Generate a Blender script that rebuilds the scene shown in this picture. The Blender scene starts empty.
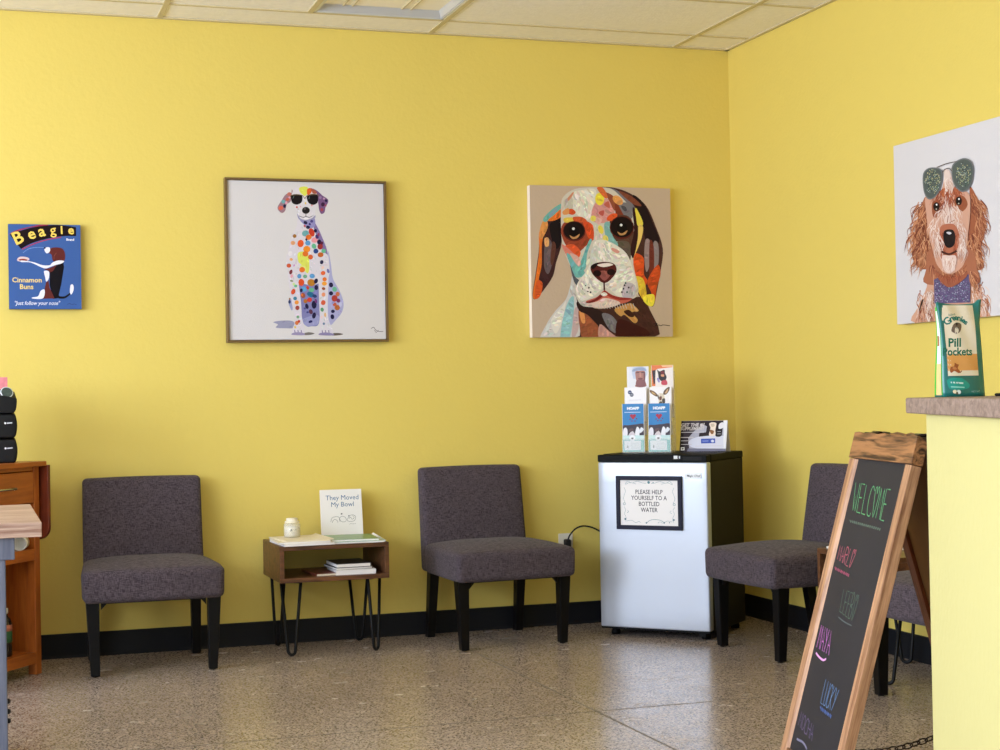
import bpy, bmesh, math, random
from mathutils import Vector, Matrix
from mathutils.geometry import tessellate_polygon
random.seed(7)
C = bpy.context.scene.collection
PI = math.pi
H = 2.747

# ------------------------------------------------------------------ colours and materials
def lin(c):
    c = c / 255.0
    return c / 12.92 if c <= 0.04045 else ((c + 0.055) / 1.055) ** 2.4
def L3(c): return (lin(c[0]), lin(c[1]), lin(c[2]), 1.0)

def new_mat(name):
    m = bpy.data.materials.new(name); m.use_nodes = True
    nt = m.node_tree; b = nt.nodes['Principled BSDF']
    return m, nt, b
def plain(name, rgb, rough=0.5, metal=0.0, spec=0.5, emit=None, noise=0.0, nscale=40, bump=0.0, bscale=200, coat=0.0):
    m, nt, b = new_mat(name)
    b.inputs['Base Color'].default_value = L3(rgb)
    b.inputs['Roughness'].default_value = rough
    b.inputs['Metallic'].default_value = metal
    b.inputs['Specular IOR Level'].default_value = spec
    b.inputs['Coat Weight'].default_value = coat
    if emit:
        b.inputs['Emission Color'].default_value = L3(rgb); b.inputs['Emission Strength'].default_value = emit
    tc = nt.nodes.new('ShaderNodeTexCoord')
    if noise:
        n = nt.nodes.new('ShaderNodeTexNoise'); n.inputs['Scale'].default_value = nscale; n.inputs['Detail'].default_value = 4
        nt.links.new(tc.outputs['Object'], n.inputs['Vector'])
        mx = nt.nodes.new('ShaderNodeMixRGB'); mx.inputs[1].default_value = L3([v * (1 - noise) for v in rgb]); mx.inputs[2].default_value = L3([min(255, v * (1 + noise)) for v in rgb])
        nt.links.new(n.outputs['Fac'], mx.inputs[0]); nt.links.new(mx.outputs[0], b.inputs['Base Color'])
    if bump:
        n2 = nt.nodes.new('ShaderNodeTexNoise'); n2.inputs['Scale'].default_value = bscale; n2.inputs['Detail'].default_value = 3
        nt.links.new(tc.outputs['Object'], n2.inputs['Vector'])
        bp_ = nt.nodes.new('ShaderNodeBump'); bp_.inputs['Strength'].default_value = bump; bp_.inputs['Distance'].default_value = 0.004
        nt.links.new(n2.outputs['Fac'], bp_.inputs['Height']); nt.links.new(bp_.outputs['Normal'], b.inputs['Normal'])
    return m

def wood(name, light, dark, stretch=(1, 12, 12), scale=3.0, rough=0.45, distort=3.0, contrast=(0.3, 0.7), bump=0.15, spec=0.4, fine=0.35):
    m, nt, b = new_mat(name)
    b.inputs['Roughness'].default_value = rough; b.inputs['Specular IOR Level'].default_value = spec
    tc = nt.nodes.new('ShaderNodeTexCoord'); mp = nt.nodes.new('ShaderNodeMapping')
    mp.inputs['Scale'].default_value = stretch
    nt.links.new(tc.outputs['Object'], mp.inputs['Vector'])
    n = nt.nodes.new('ShaderNodeTexNoise'); n.inputs['Scale'].default_value = scale; n.inputs['Detail'].default_value = 6; n.inputs['Distortion'].default_value = distort * 0.3
    nt.links.new(mp.outputs['Vector'], n.inputs['Vector'])
    n2 = nt.nodes.new('ShaderNodeTexNoise'); n2.inputs['Scale'].default_value = scale * 7; n2.inputs['Detail'].default_value = 3
    nt.links.new(mp.outputs['Vector'], n2.inputs['Vector'])
    ad = nt.nodes.new('ShaderNodeMath'); ad.operation = 'MULTIPLY_ADD'; ad.inputs[1].default_value = fine
    nt.links.new(n2.outputs['Fac'], ad.inputs[0])
    sub = nt.nodes.new('ShaderNodeMath'); sub.operation = 'SUBTRACT'; sub.inputs[1].default_value = fine * 0.5
    nt.links.new(n.outputs['Fac'], sub.inputs[0]); nt.links.new(sub.outputs[0], ad.inputs[2])
    cr = nt.nodes.new('ShaderNodeValToRGB'); cr.color_ramp.elements[0].position = contrast[0]; cr.color_ramp.elements[1].position = contrast[1]
    cr.color_ramp.elements[0].color = L3(dark); cr.color_ramp.elements[1].color = L3(light)
    nt.links.new(ad.outputs[0], cr.inputs[0]); nt.links.new(cr.outputs[0], b.inputs['Base Color'])
    if bump:
        bp_ = nt.nodes.new('ShaderNodeBump'); bp_.inputs['Strength'].default_value = bump; bp_.inputs['Distance'].default_value = 0.003
        nt.links.new(ad.outputs[0], bp_.inputs['Height']); nt.links.new(bp_.outputs['Normal'], b.inputs['Normal'])
    return m

def fabric(name, c1, c2):
    m, nt, b = new_mat(name)
    b.inputs['Roughness'].default_value = 0.95; b.inputs['Specular IOR Level'].default_value = 0.15
    b.inputs['Sheen Weight'].default_value = 0.06; b.inputs['Sheen Roughness'].default_value = 0.5
    tc = nt.nodes.new('ShaderNodeTexCoord')
    outs = []
    for sc in ((420, 420, 60), (420, 420, 60), (60, 60, 420)):
        mp = nt.nodes.new('ShaderNodeMapping'); mp.inputs['Scale'].default_value = sc
        nt.links.new(tc.outputs['Object'], mp.inputs['Vector'])
        n = nt.nodes.new('ShaderNodeTexNoise'); n.inputs['Scale'].default_value = 1.0; n.inputs['Detail'].default_value = 2
        nt.links.new(mp.outputs['Vector'], n.inputs['Vector']); outs.append(n)
    a = nt.nodes.new('ShaderNodeMath'); a.operation = 'ADD'
    nt.links.new(outs[0].outputs['Fac'], a.inputs[0]); nt.links.new(outs[2].outputs['Fac'], a.inputs[1])
    cr = nt.nodes.new('ShaderNodeValToRGB'); cr.color_ramp.elements[0].position = 0.36; cr.color_ramp.elements[1].position = 0.64
    hf = nt.nodes.new('ShaderNodeMath'); hf.operation = 'MULTIPLY'; hf.inputs[1].default_value = 0.5
    nt.links.new(a.outputs[0], hf.inputs[0]); nt.links.new(hf.outputs[0], cr.inputs[0])
    cr.color_ramp.elements[0].color = L3(c1); cr.color_ramp.elements[1].color = L3(c2)
    nt.links.new(cr.outputs[0], b.inputs['Base Color'])
    bp_ = nt.nodes.new('ShaderNodeBump'); bp_.inputs['Strength'].default_value = 0.3; bp_.inputs['Distance'].default_value = 0.002
    nt.links.new(hf.outputs[0], bp_.inputs['Height']); nt.links.new(bp_.outputs['Normal'], b.inputs['Normal'])
    return m

def print_mat(name, rough=0.6, bump=0.0, bscale=60, spec=0.3):
    m, nt, b = new_mat(name)
    at = nt.nodes.new('ShaderNodeAttribute'); at.attribute_name = 'Ink'
    nt.links.new(at.outputs['Color'], b.inputs['Base Color'])
    b.inputs['Roughness'].default_value = rough; b.inputs['Specular IOR Level'].default_value = spec
    if bump:
        tc = nt.nodes.new('ShaderNodeTexCoord')
        n2 = nt.nodes.new('ShaderNodeTexNoise'); n2.inputs['Scale'].default_value = bscale; n2.inputs['Detail'].default_value = 3
        nt.links.new(tc.outputs['Object'], n2.inputs['Vector'])
        bp_ = nt.nodes.new('ShaderNodeBump'); bp_.inputs['Strength'].default_value = bump; bp_.inputs['Distance'].default_value = 0.003
        nt.links.new(n2.outputs['Fac'], bp_.inputs['Height']); nt.links.new(bp_.outputs['Normal'], b.inputs['Normal'])
    return m

def wall_mat():
    m, nt, b = new_mat('yellow_wall_paint')
    b.inputs['Roughness'].default_value = 0.55; b.inputs['Specular IOR Level'].default_value = 0.35
    b.inputs['Base Color'].default_value = L3(WALL)
    tc = nt.nodes.new('ShaderNodeTexCoord')
    n = nt.nodes.new('ShaderNodeTexNoise'); n.inputs['Scale'].default_value = 45; n.inputs['Detail'].default_value = 3
    nt.links.new(tc.outputs['Object'], n.inputs['Vector'])
    bp_ = nt.nodes.new('ShaderNodeBump'); bp_.inputs['Strength'].default_value = 0.35; bp_.inputs['Distance'].default_value = 0.004
    nt.links.new(n.outputs['Fac'], bp_.inputs['Height']); nt.links.new(bp_.outputs['Normal'], b.inputs['Normal'])
    return m

def floor_mat():
    m, nt, b = new_mat('polished_concrete')
    tc = nt.nodes.new('ShaderNodeTexCoord')
    def N(s, d=4, r=0.5):
        n = nt.nodes.new('ShaderNodeTexNoise'); n.inputs['Scale'].default_value = s; n.inputs['Detail'].default_value = d; n.inputs['Roughness'].default_value = r
        nt.links.new(tc.outputs['Object'], n.inputs['Vector']); return n
    def ramp(src, p0, p1, c0, c1):
        cr = nt.nodes.new('ShaderNodeValToRGB'); cr.color_ramp.elements[0].position = p0; cr.color_ramp.elements[1].position = p1
        cr.color_ramp.elements[0].color = c0; cr.color_ramp.elements[1].color = c1
        nt.links.new(src, cr.inputs[0]); return cr
    big = ramp(N(1.3, 5, 0.6).outputs['Fac'], 0.3, 0.7, L3(FL0), L3(FL1))
    v = nt.nodes.new('ShaderNodeTexVoronoi'); v.inputs['Scale'].default_value = 150
    nt.links.new(tc.outputs['Object'], v.inputs['Vector'])
    sepc = nt.nodes.new('ShaderNodeSeparateColor'); nt.links.new(v.outputs['Color'], sepc.inputs[0])
    agg = ramp(sepc.outputs[0], 0.0, 1.0, (0.62, 0.62, 0.62, 1), (1.28, 1.26, 1.22, 1))
    mul = nt.nodes.new('ShaderNodeMixRGB'); mul.blend_type = 'MULTIPLY'; mul.inputs[0].default_value = 0.75
    nt.links.new(big.outputs[0], mul.inputs[1]); nt.links.new(agg.outputs[0], mul.inputs[2])
    # scattered dark and pale grains
    def dots(scale, size, share, seed):
        mp = nt.nodes.new('ShaderNodeMapping'); mp.inputs['Location'].default_value = (seed, seed * 2, 0)
        nt.links.new(tc.outputs['Object'], mp.inputs['Vector'])
        vv = nt.nodes.new('ShaderNodeTexVoronoi'); vv.inputs['Scale'].default_value = scale; vv.voronoi_dimensions = '2D'
        nt.links.new(mp.outputs[0], vv.inputs['Vector'])
        lt_ = nt.nodes.new('ShaderNodeMath'); lt_.operation = 'LESS_THAN'; lt_.inputs[1].default_value = size; nt.links.new(vv.outputs['Distance'], lt_.inputs[0])
        sp = nt.nodes.new('ShaderNodeSeparateColor'); nt.links.new(vv.outputs['Color'], sp.inputs[0])
        l2 = nt.nodes.new('ShaderNodeMath'); l2.operation = 'LESS_THAN'; l2.inputs[1].default_value = share; nt.links.new(sp.outputs[1], l2.inputs[0])
        mm = nt.nodes.new('ShaderNodeMath'); mm.operation = 'MULTIPLY'; nt.links.new(lt_.outputs[0], mm.inputs[0]); nt.links.new(l2.outputs[0], mm.inputs[1])
        m3 = nt.nodes.new('ShaderNodeMath'); m3.operation = 'MULTIPLY'; m3.inputs[1].default_value = 0.85; nt.links.new(mm.outputs[0], m3.inputs[0])
        return m3
    prev = mul
    for scale, size, share, seed, col in ((76, .28, .42, 3.1, (62, 50, 42)), (125, .3, .4, 7.7, (84, 70, 60)), (100, .18, .04, 1.3, (188, 174, 154))):
        mx_ = nt.nodes.new('ShaderNodeMixRGB'); mx_.inputs[2].default_value = L3(col)
        nt.links.new(dots(scale, size, share, seed).outputs[0], mx_.inputs[0]); nt.links.new(prev.outputs[0], mx_.inputs[1]); prev = mx_
    m2 = prev
    nt.links.new(m2.outputs[0], b.inputs['Base Color'])
    rr = nt.nodes.new('ShaderNodeMapRange'); rr.inputs[1].default_value = 0.3; rr.inputs[2].default_value = 0.7; rr.inputs[3].default_value = 0.20; rr.inputs[4].default_value = 0.28
    nt.links.new(N(9, 4).outputs['Fac'], rr.inputs[0]); nt.links.new(rr.outputs[0], b.inputs['Roughness'])
    b.inputs['Specular IOR Level'].default_value = 0.5
    bp_ = nt.nodes.new('ShaderNodeBump'); bp_.inputs['Strength'].default_value = 0.10; bp_.inputs['Distance'].default_value = 0.001
    nt.links.new(N(150, 2).outputs['Fac'], bp_.inputs['Height']); nt.links.new(bp_.outputs['Normal'], b.inputs['Normal'])
    return m

WALL = (226, 203, 103)
FL0 = (166, 150, 138); FL1 = (186, 170, 158)
M = {}
M['wall'] = wall_mat()
M['floor'] = floor_mat()
M['joint'] = plain('joint_filler', (92, 82, 68), 0.6)
M['tile'] = plain('ceiling_tile', (246, 242, 232), 0.9, spec=0.1, noise=0.035, nscale=35, bump=0.5, bscale=90)
M['grid'] = plain('ceiling_grid_enamel', (204, 190, 150), 0.5)
M['white_bounce_wall'] = plain('white_bounce_wall_paint', (226, 226, 224), 0.7)  # white picked for the unseen walls to cool their bounced light
M['counter_paint'] = plain('light_washed_yellow_paint', (202, 193, 130), 0.6, spec=0.3, bump=0.3, bscale=45)  # wall yellow made paler: washed-out window light is put into the colour
M['base'] = plain('black_vinyl_base', (20, 21, 25), 0.6, spec=0.25)
M['fabric'] = fabric('charcoal_linen_weave', (46, 39, 43), (98, 87, 93))
M['blackwood'] = plain('black_lacquered_wood', (7, 6, 7), 0.4, spec=0.22)
M['walnut'] = wood('walnut_veneer', (118, 76, 46), (66, 41, 26), stretch=(1.2, 14, 14), scale=2.4, rough=0.4)
M['cherry'] = wood('orange_cherry_wood', (190, 108, 42), (150, 76, 24), stretch=(8, 8, 1), scale=2.2, rough=0.38, bump=0.05)
M['cherryH'] = wood('orange_cherry_wood_horizontal', (190, 108, 42), (150, 76, 24), stretch=(1, 8, 8), scale=2.2, rough=0.38, bump=0.05)
M['leaf'] = wood('dark_cherry_wood', (132, 58, 28), (96, 36, 18), stretch=(8, 8, 1), scale=2.0, rough=0.35, bump=0.05)
M['burnt'] = wood('burnt_pine', (164, 114, 72), (58, 35, 22), stretch=(1.2, 16, 16), scale=2.6, rough=0.5, distort=6, contrast=(0.34, 0.62), fine=0.2)
M['stile'] = wood('stained_pine', (196, 150, 112), (124, 82, 56), stretch=(18, 18, 1.3), scale=2.4, rough=0.45, distort=3, contrast=(0.3, 0.66))
M['redstile'] = wood('red_stained_pine', (150, 84, 52), (98, 50, 30), stretch=(18, 18, 1.3), scale=2.4, rough=0.45)
M['hardboard'] = plain('brown_hardboard', (150, 112, 76), 0.7, noise=0.08, nscale=12)
M['chalk_board'] = plain('black_chalkboard', (42, 40, 44), 0.62, noise=0.1, nscale=5, spec=0.3)
M['greywood'] = wood('weathered_grey_wood', (158, 136, 122), (116, 96, 84), stretch=(1.2, 16, 20), scale=3.2, rough=0.6, contrast=(0.3, 0.7))
M['pinkwood'] = wood('washed_table_wood', (196, 168, 148), (140, 106, 88), stretch=(1.0, 18, 22), scale=3.0, rough=0.55, contrast=(0.32, 0.66))
M['blue_paint'] = wood('slate_blue_brushed_paint', (110, 114, 128), (84, 88, 104), stretch=(14, 14, 1), scale=2.5, rough=0.5, bump=0.1)
M['steel'] = plain('hairpin_steel', (7, 7, 8), 0.5, spec=0.25)
M['silver'] = plain('silver_door_laminate', (190, 196, 206), 0.38, metal=0.35, noise=0.01, nscale=4)
M['black_plastic'] = plain('black_plastic', (6, 6, 6), 0.6, spec=0.15)
M['fridge_side'] = plain('black_textured_steel', (30, 25, 19), 0.6, bump=0.2, bscale=300, spec=0.2)
M['rubber'] = plain('black_rubber', (10, 10, 10), 0.8)
M['navy'] = plain('dark_navy_frame', (22, 22, 42), 0.5, spec=0.2)
M['canvas_white'] = plain('white_canvas', (214, 210, 210), 0.8, spec=0.2, bump=0.25, bscale=260)
M['canvas_edge'] = plain('pale_canvas_edge', (238, 226, 214), 0.8)
M['bronze'] = plain('bronze_frame', (122, 98, 62), 0.4, metal=0.5)
M['dark_edge'] = plain('dark_blue_edge', (36, 40, 66), 0.6)
M['paint'] = print_mat('oil_paint', 0.55, bump=0.5, bscale=55, spec=0.15)
M['ink'] = print_mat('printed_ink', 0.6, spec=0.12)
M['glossink'] = print_mat('glossy_print', 0.4, spec=0.25)
M['chalk'] = print_mat('chalk_marks', 0.95, spec=0.05)
M['paper'] = plain('white_paper', (236, 232, 228), 0.7)
M['cream_paper'] = plain('cream_paper', (232, 222, 198), 0.7)
M['green_cover'] = plain('green_magazine_cover', (120, 152, 96), 0.35, noise=0.2, nscale=18)
M['teal_cover'] = plain('pale_teal_cover', (176, 198, 196), 0.35, noise=0.12, nscale=18)
M['dark_cover'] = plain('dark_book_cover', (40, 34, 34), 0.4)
M['red_cover'] = plain('brick_red_cover', (120, 62, 44), 0.4, noise=0.2, nscale=20)
M['plate'] = plain('white_switch_plastic', (232, 226, 206), 0.4)
M['wax'] = plain('ivory_wax', (240, 232, 208), 0.5)
M['chrome'] = plain('brushed_chrome', (190, 190, 190), 0.25, metal=1.0)
M['alu'] = plain('white_aluminium', (210, 212, 216), 0.35, metal=0.3)
M['reflector'] = plain('white_reflector', (235, 232, 224), 0.4)
M['diffuser'] = plain('warm_white_diffuser', (240, 232, 210), 0.5, emit=0.12)
M['pod_black'] = plain('matte_black_plastic', (11, 10, 11), 0.5, spec=0.25)
M['pod_rim'] = plain('white_pod_rim', (206, 212, 214), 0.4)
M['pod_foil'] = plain('dark_green_foil', (58, 72, 66), 0.3, noise=0.3, nscale=90)
M['pink'] = plain('pink_paper', (226, 130, 136), 0.6, noise=0.15, nscale=60)
M['white_ceramic'] = plain('white_ceramic', (226, 222, 210), 0.3)
M['bottle_green'] = plain('green_label', (44, 96, 60), 0.5)
M['bottle_dark'] = plain('dark_bottle_glass', (40, 30, 26), 0.15)
M['salmon'] = plain('salmon_label', (196, 120, 96), 0.5)
M['chain'] = plain('blackened_chain', (46, 34, 28), 0.35, metal=0.8)
M['frame_alu'] = plain('window_frame_aluminium', (90, 90, 94), 0.4, metal=0.7)
M['outside'] = plain('grey_pavement', (150, 146, 140), 0.9)
def glass(name, col=(1, 1, 1, 1), rough=0.02):
    m, nt, b = new_mat(name)
    b.inputs['Base Color'].default_value = col; b.inputs['Transmission Weight'].default_value = 1.0
    b.inputs['Roughness'].default_value = rough; b.inputs['IOR'].default_value = 1.45
    return m
M['glass'] = glass('clear_glass')
def thin_clear(name, a=0.12):
    m, nt, b = new_mat(name)
    b.inputs['Base Color'].default_value = (0.9, 0.92, 0.92, 1); b.inputs['Roughness'].default_value = 0.08
    b.inputs['Alpha'].default_value = a
    return m
M['acrylic'] = thin_clear('clear_acrylic', 0.22)
M['pane'] = thin_clear('window_pane', 0.08)

# ------------------------------------------------------------------ mesh helpers
def nbm(): return bmesh.new()
def add_box(bm, x0, x1, y0, y1, z0, z1, mi=0):
    vs = [bm.verts.new((x, y, z)) for z in (z0, z1) for y in (y0, y1) for x in (x0, x1)]
    for idx in ((0, 2, 3, 1), (4, 5, 7, 6), (0, 1, 5, 4), (2, 6, 7, 3), (0, 4, 6, 2), (1, 3, 7, 5)):
        f = bm.faces.new([vs[i] for i in idx]); f.material_index = mi
def add_hex(bm, bot, top, mi=0):
    """bot/top: four (x,y,z) each, counter clockwise seen from above"""
    b = [bm.verts.new(p) for p in bot]; t = [bm.verts.new(p) for p in top]
    fs = [bm.faces.new(b[::-1]), bm.faces.new(t)]
    for i in range(4):
        j = (i + 1) % 4; fs.append(bm.faces.new((b[i], b[j], t[j], t[i])))
    for f in fs: f.material_index = mi
def add_prism(bm, pts, a0, a1, axis='z', mi=0):
    def P(p, a):
        return (p[0], p[1], a) if axis == 'z' else ((p[0], a, p[1]) if axis == 'y' else (a, p[0], p[1]))
    n = len(pts); A = [bm.verts.new(P(p, a0)) for p in pts]; B = [bm.verts.new(P(p, a1)) for p in pts]
    fs = [bm.faces.new(A[::-1]), bm.faces.new(B)]
    for i in range(n):
        j = (i + 1) % n; fs.append(bm.faces.new((A[i], A[j], B[j], B[i])))
    for f in fs: f.material_index = mi
    bmesh.ops.recalc_face_normals(bm, faces=fs)
def add_tube(bm, path, r, seg=10, closed=False, mi=0):
    path = [Vector(p) for p in path]; n = len(path); rings = []
    up = Vector((0, 0, 1)); prev = None
    for i, p in enumerate(path):
        if closed: d = (path[(i + 1) % n] - path[i - 1]).normalized()
        else: d = (path[min(i + 1, n - 1)] - path[max(i - 1, 0)]).normalized()
        if prev is None:
            a = d.cross(up)
            if a.length < 0.05: a = d.cross(Vector((1, 0, 0)))
        else:
            a = prev - d * prev.dot(d)
        a.normalize(); prev = a; b = d.cross(a)
        rr = r[i] if isinstance(r, (list, tuple)) else r
        rings.append([bm.verts.new(p + (a * math.cos(t) + b * math.sin(t)) * rr) for t in [2 * PI * k / seg for k in range(seg)]])
    m = n if closed else n - 1
    fs = []
    for i in range(m):
        R0, R1 = rings[i], rings[(i + 1) % n]
        for k in range(seg):
            fs.append(bm.faces.new((R0[k], R0[(k + 1) % seg], R1[(k + 1) % seg], R1[k])))
    if not closed:
        fs.append(bm.faces.new(rings[0][::-1])); fs.append(bm.faces.new(rings[-1]))
    for f in fs: f.material_index = mi; f.smooth = True
    bmesh.ops.recalc_face_normals(bm, faces=fs)
def add_lathe(bm, prof, cx=0, cy=0, cz=0, seg=28, mi=0):
    rings = []
    fs = []
    for (r, z) in prof:
        if r < 1e-6: rings.append([bm.verts.new((cx, cy, cz + z))])
        else: rings.append([bm.verts.new((cx + r * math.cos(2 * PI * k / seg), cy + r * math.sin(2 * PI * k / seg), cz + z)) for k in range(seg)])
    for a, b in zip(rings, rings[1:]):
        for k in range(seg):
            j = (k + 1) % seg
            if len(a) == 1 and len(b) == 1: continue
            if len(a) == 1: fs.append(bm.faces.new((a[0], b[k], b[j])))
            elif len(b) == 1: fs.append(bm.faces.new((a[k], a[j], b[0])))
            else: fs.append(bm.faces.new((a[k], a[j], b[j], b[k])))
    for f in fs: f.material_index = mi; f.smooth = True
    bmesh.ops.recalc_face_normals(bm, faces=fs)
def add_grid_box(bm, nx, ny, nz, fn):
    """box of unit cube [-1,1]^3 surface, subdivided, mapped by fn"""
    cache = {}
    def V(i, j, k):
        key = (i, j, k)
        if key not in cache: cache[key] = bm.verts.new(fn(-1 + 2 * i / nx, -1 + 2 * j / ny, -1 + 2 * k / nz))
        return cache[key]
    for i in range(nx):
        for j in range(ny):
            bm.faces.new((V(i, j, 0), V(i, j + 1, 0), V(i + 1, j + 1, 0), V(i + 1, j, 0)))
            bm.faces.new((V(i, j, nz), V(i + 1, j, nz), V(i + 1, j + 1, nz), V(i, j + 1, nz)))
    for i in range(nx):
        for k in range(nz):
            bm.faces.new((V(i, 0, k), V(i + 1, 0, k), V(i + 1, 0, k + 1), V(i, 0, k + 1)))
            bm.faces.new((V(i, ny, k), V(i, ny, k + 1), V(i + 1, ny, k + 1), V(i + 1, ny, k)))
    for j in range(ny):
        for k in range(nz):
            bm.faces.new((V(0, j, k), V(0, j, k + 1), V(0, j + 1, k + 1), V(0, j + 1, k)))
            bm.faces.new((V(nx, j, k), V(nx, j + 1, k), V(nx, j + 1, k + 1), V(nx, j, k + 1)))
def obj(name, bm, mat, parent=None, bevel=0, bseg=2, smooth=False, loc=None, rot=None, angle=35, label=None):
    me = bpy.data.meshes.new(name); bm.normal_update(); bm.to_mesh(me); bm.free()
    for m in (mat if isinstance(mat, (list, tuple)) else [mat]): me.materials.append(m)
    o = bpy.data.objects.new(name, me); C.objects.link(o)
    if parent: o.parent = parent
    if loc is not None: o.location = loc
    if rot is not None: o.rotation_euler = rot
    if smooth:
        for p in me.polygons: p.use_smooth = True
    if bevel:
        md = o.modifiers.new('Bevel', 'BEVEL'); md.width = bevel; md.segments = bseg; md.limit_method = 'ANGLE'; md.angle_limit = math.radians(angle)
        md.harden_normals = False
    if label: o['label'] = label
    return o
def thing(name, label, cat, loc=(0, 0, 0), rotz=0.0, group=None):
    o = bpy.data.objects.new(name, None); C.objects.link(o); o.empty_display_size = 0.1
    o.location = loc; o.rotation_euler = (0, 0, rotz); o['label'] = label; o['category'] = cat
    if group: o['group'] = group
    return o
def tag(o, label, cat, group=None):
    o['label'] = label; o['category'] = cat
    if group: o['group'] = group
    return o
def struct(name, bm, m, **k):
    o = obj(name, bm, m, **k); o['kind'] = 'structure'; return o
def dup(root, loc, rotz, label, group=None):
    r = root.copy(); C.objects.link(r); r.location = loc; r.rotation_euler = (0, 0, rotz); r['label'] = label
    if group: r['group'] = group
    def rec(a, b):
        for ch in list(a.children):
            c = ch.copy(); C.objects.link(c); c.parent = b; c.matrix_parent_inverse = ch.matrix_parent_inverse.copy()
            rec(ch, c)
    rec(root, r)
    return r

# ------------------------------------------------------------------ flat art: coloured shapes laid on a sheet (x right, z up, facing -y)
def solve(A, b):
    n = len(b); Mx = [r[:] + [v] for r, v in zip(A, b)]
    for i in range(n):
        p = max(range(i, n), key=lambda r: abs(Mx[r][i])); Mx[i], Mx[p] = Mx[p], Mx[i]
        for r in range(n):
            if r != i:
                f = Mx[r][i] / Mx[i][i]
                for c in range(i, n + 1): Mx[r][c] -= f * Mx[i][c]
    return [Mx[i][n] / Mx[i][i] for i in range(n)]
def homog(src, dst):
    A = []; b = []
    for (x, y), (u, v) in zip(src, dst):
        A.append([x, y, 1, 0, 0, 0, -u * x, -u * y]); b.append(u)
        A.append([0, 0, 0, x, y, 1, -v * x, -v * y]); b.append(v)
    h = solve(A, b)
    def f(x, y):
        w = h[6] * x + h[7] * y + 1
        return ((h[0] * x + h[1] * y + h[2]) / w, (h[3] * x + h[4] * y + h[5]) / w)
    return f
def smooth_loop(pts, k=4):
    n = len(pts); out = []
    for i in range(n):
        p0, p1, p2, p3 = pts[i - 1], pts[i], pts[(i + 1) % n], pts[(i + 2) % n]
        for s in range(k):
            t = s / k
            out.append(tuple(0.5 * (2 * p1[a] + (p2[a] - p0[a]) * t + (2 * p0[a] - 5 * p1[a] + 4 * p2[a] - p3[a]) * t * t + (3 * p1[a] - p0[a] - 3 * p2[a] + p3[a]) * t ** 3) for a in (0, 1)))
    return out
def smooth_line(pts, k=4):
    out = []
    n = len(pts)
    for i in range(n - 1):
        p0, p1, p2, p3 = pts[max(i - 1, 0)], pts[i], pts[i + 1], pts[min(i + 2, n - 1)]
        for s in range(k):
            t = s / k
            out.append(tuple(0.5 * (2 * p1[a] + (p2[a] - p0[a]) * t + (2 * p0[a] - 5 * p1[a] + 4 * p2[a] - p3[a]) * t * t + (3 * p1[a] - p0[a] - 3 * p2[a] + p3[a]) * t ** 3) for a in (0, 1)))
    out.append(pts[-1]); return out
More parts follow.
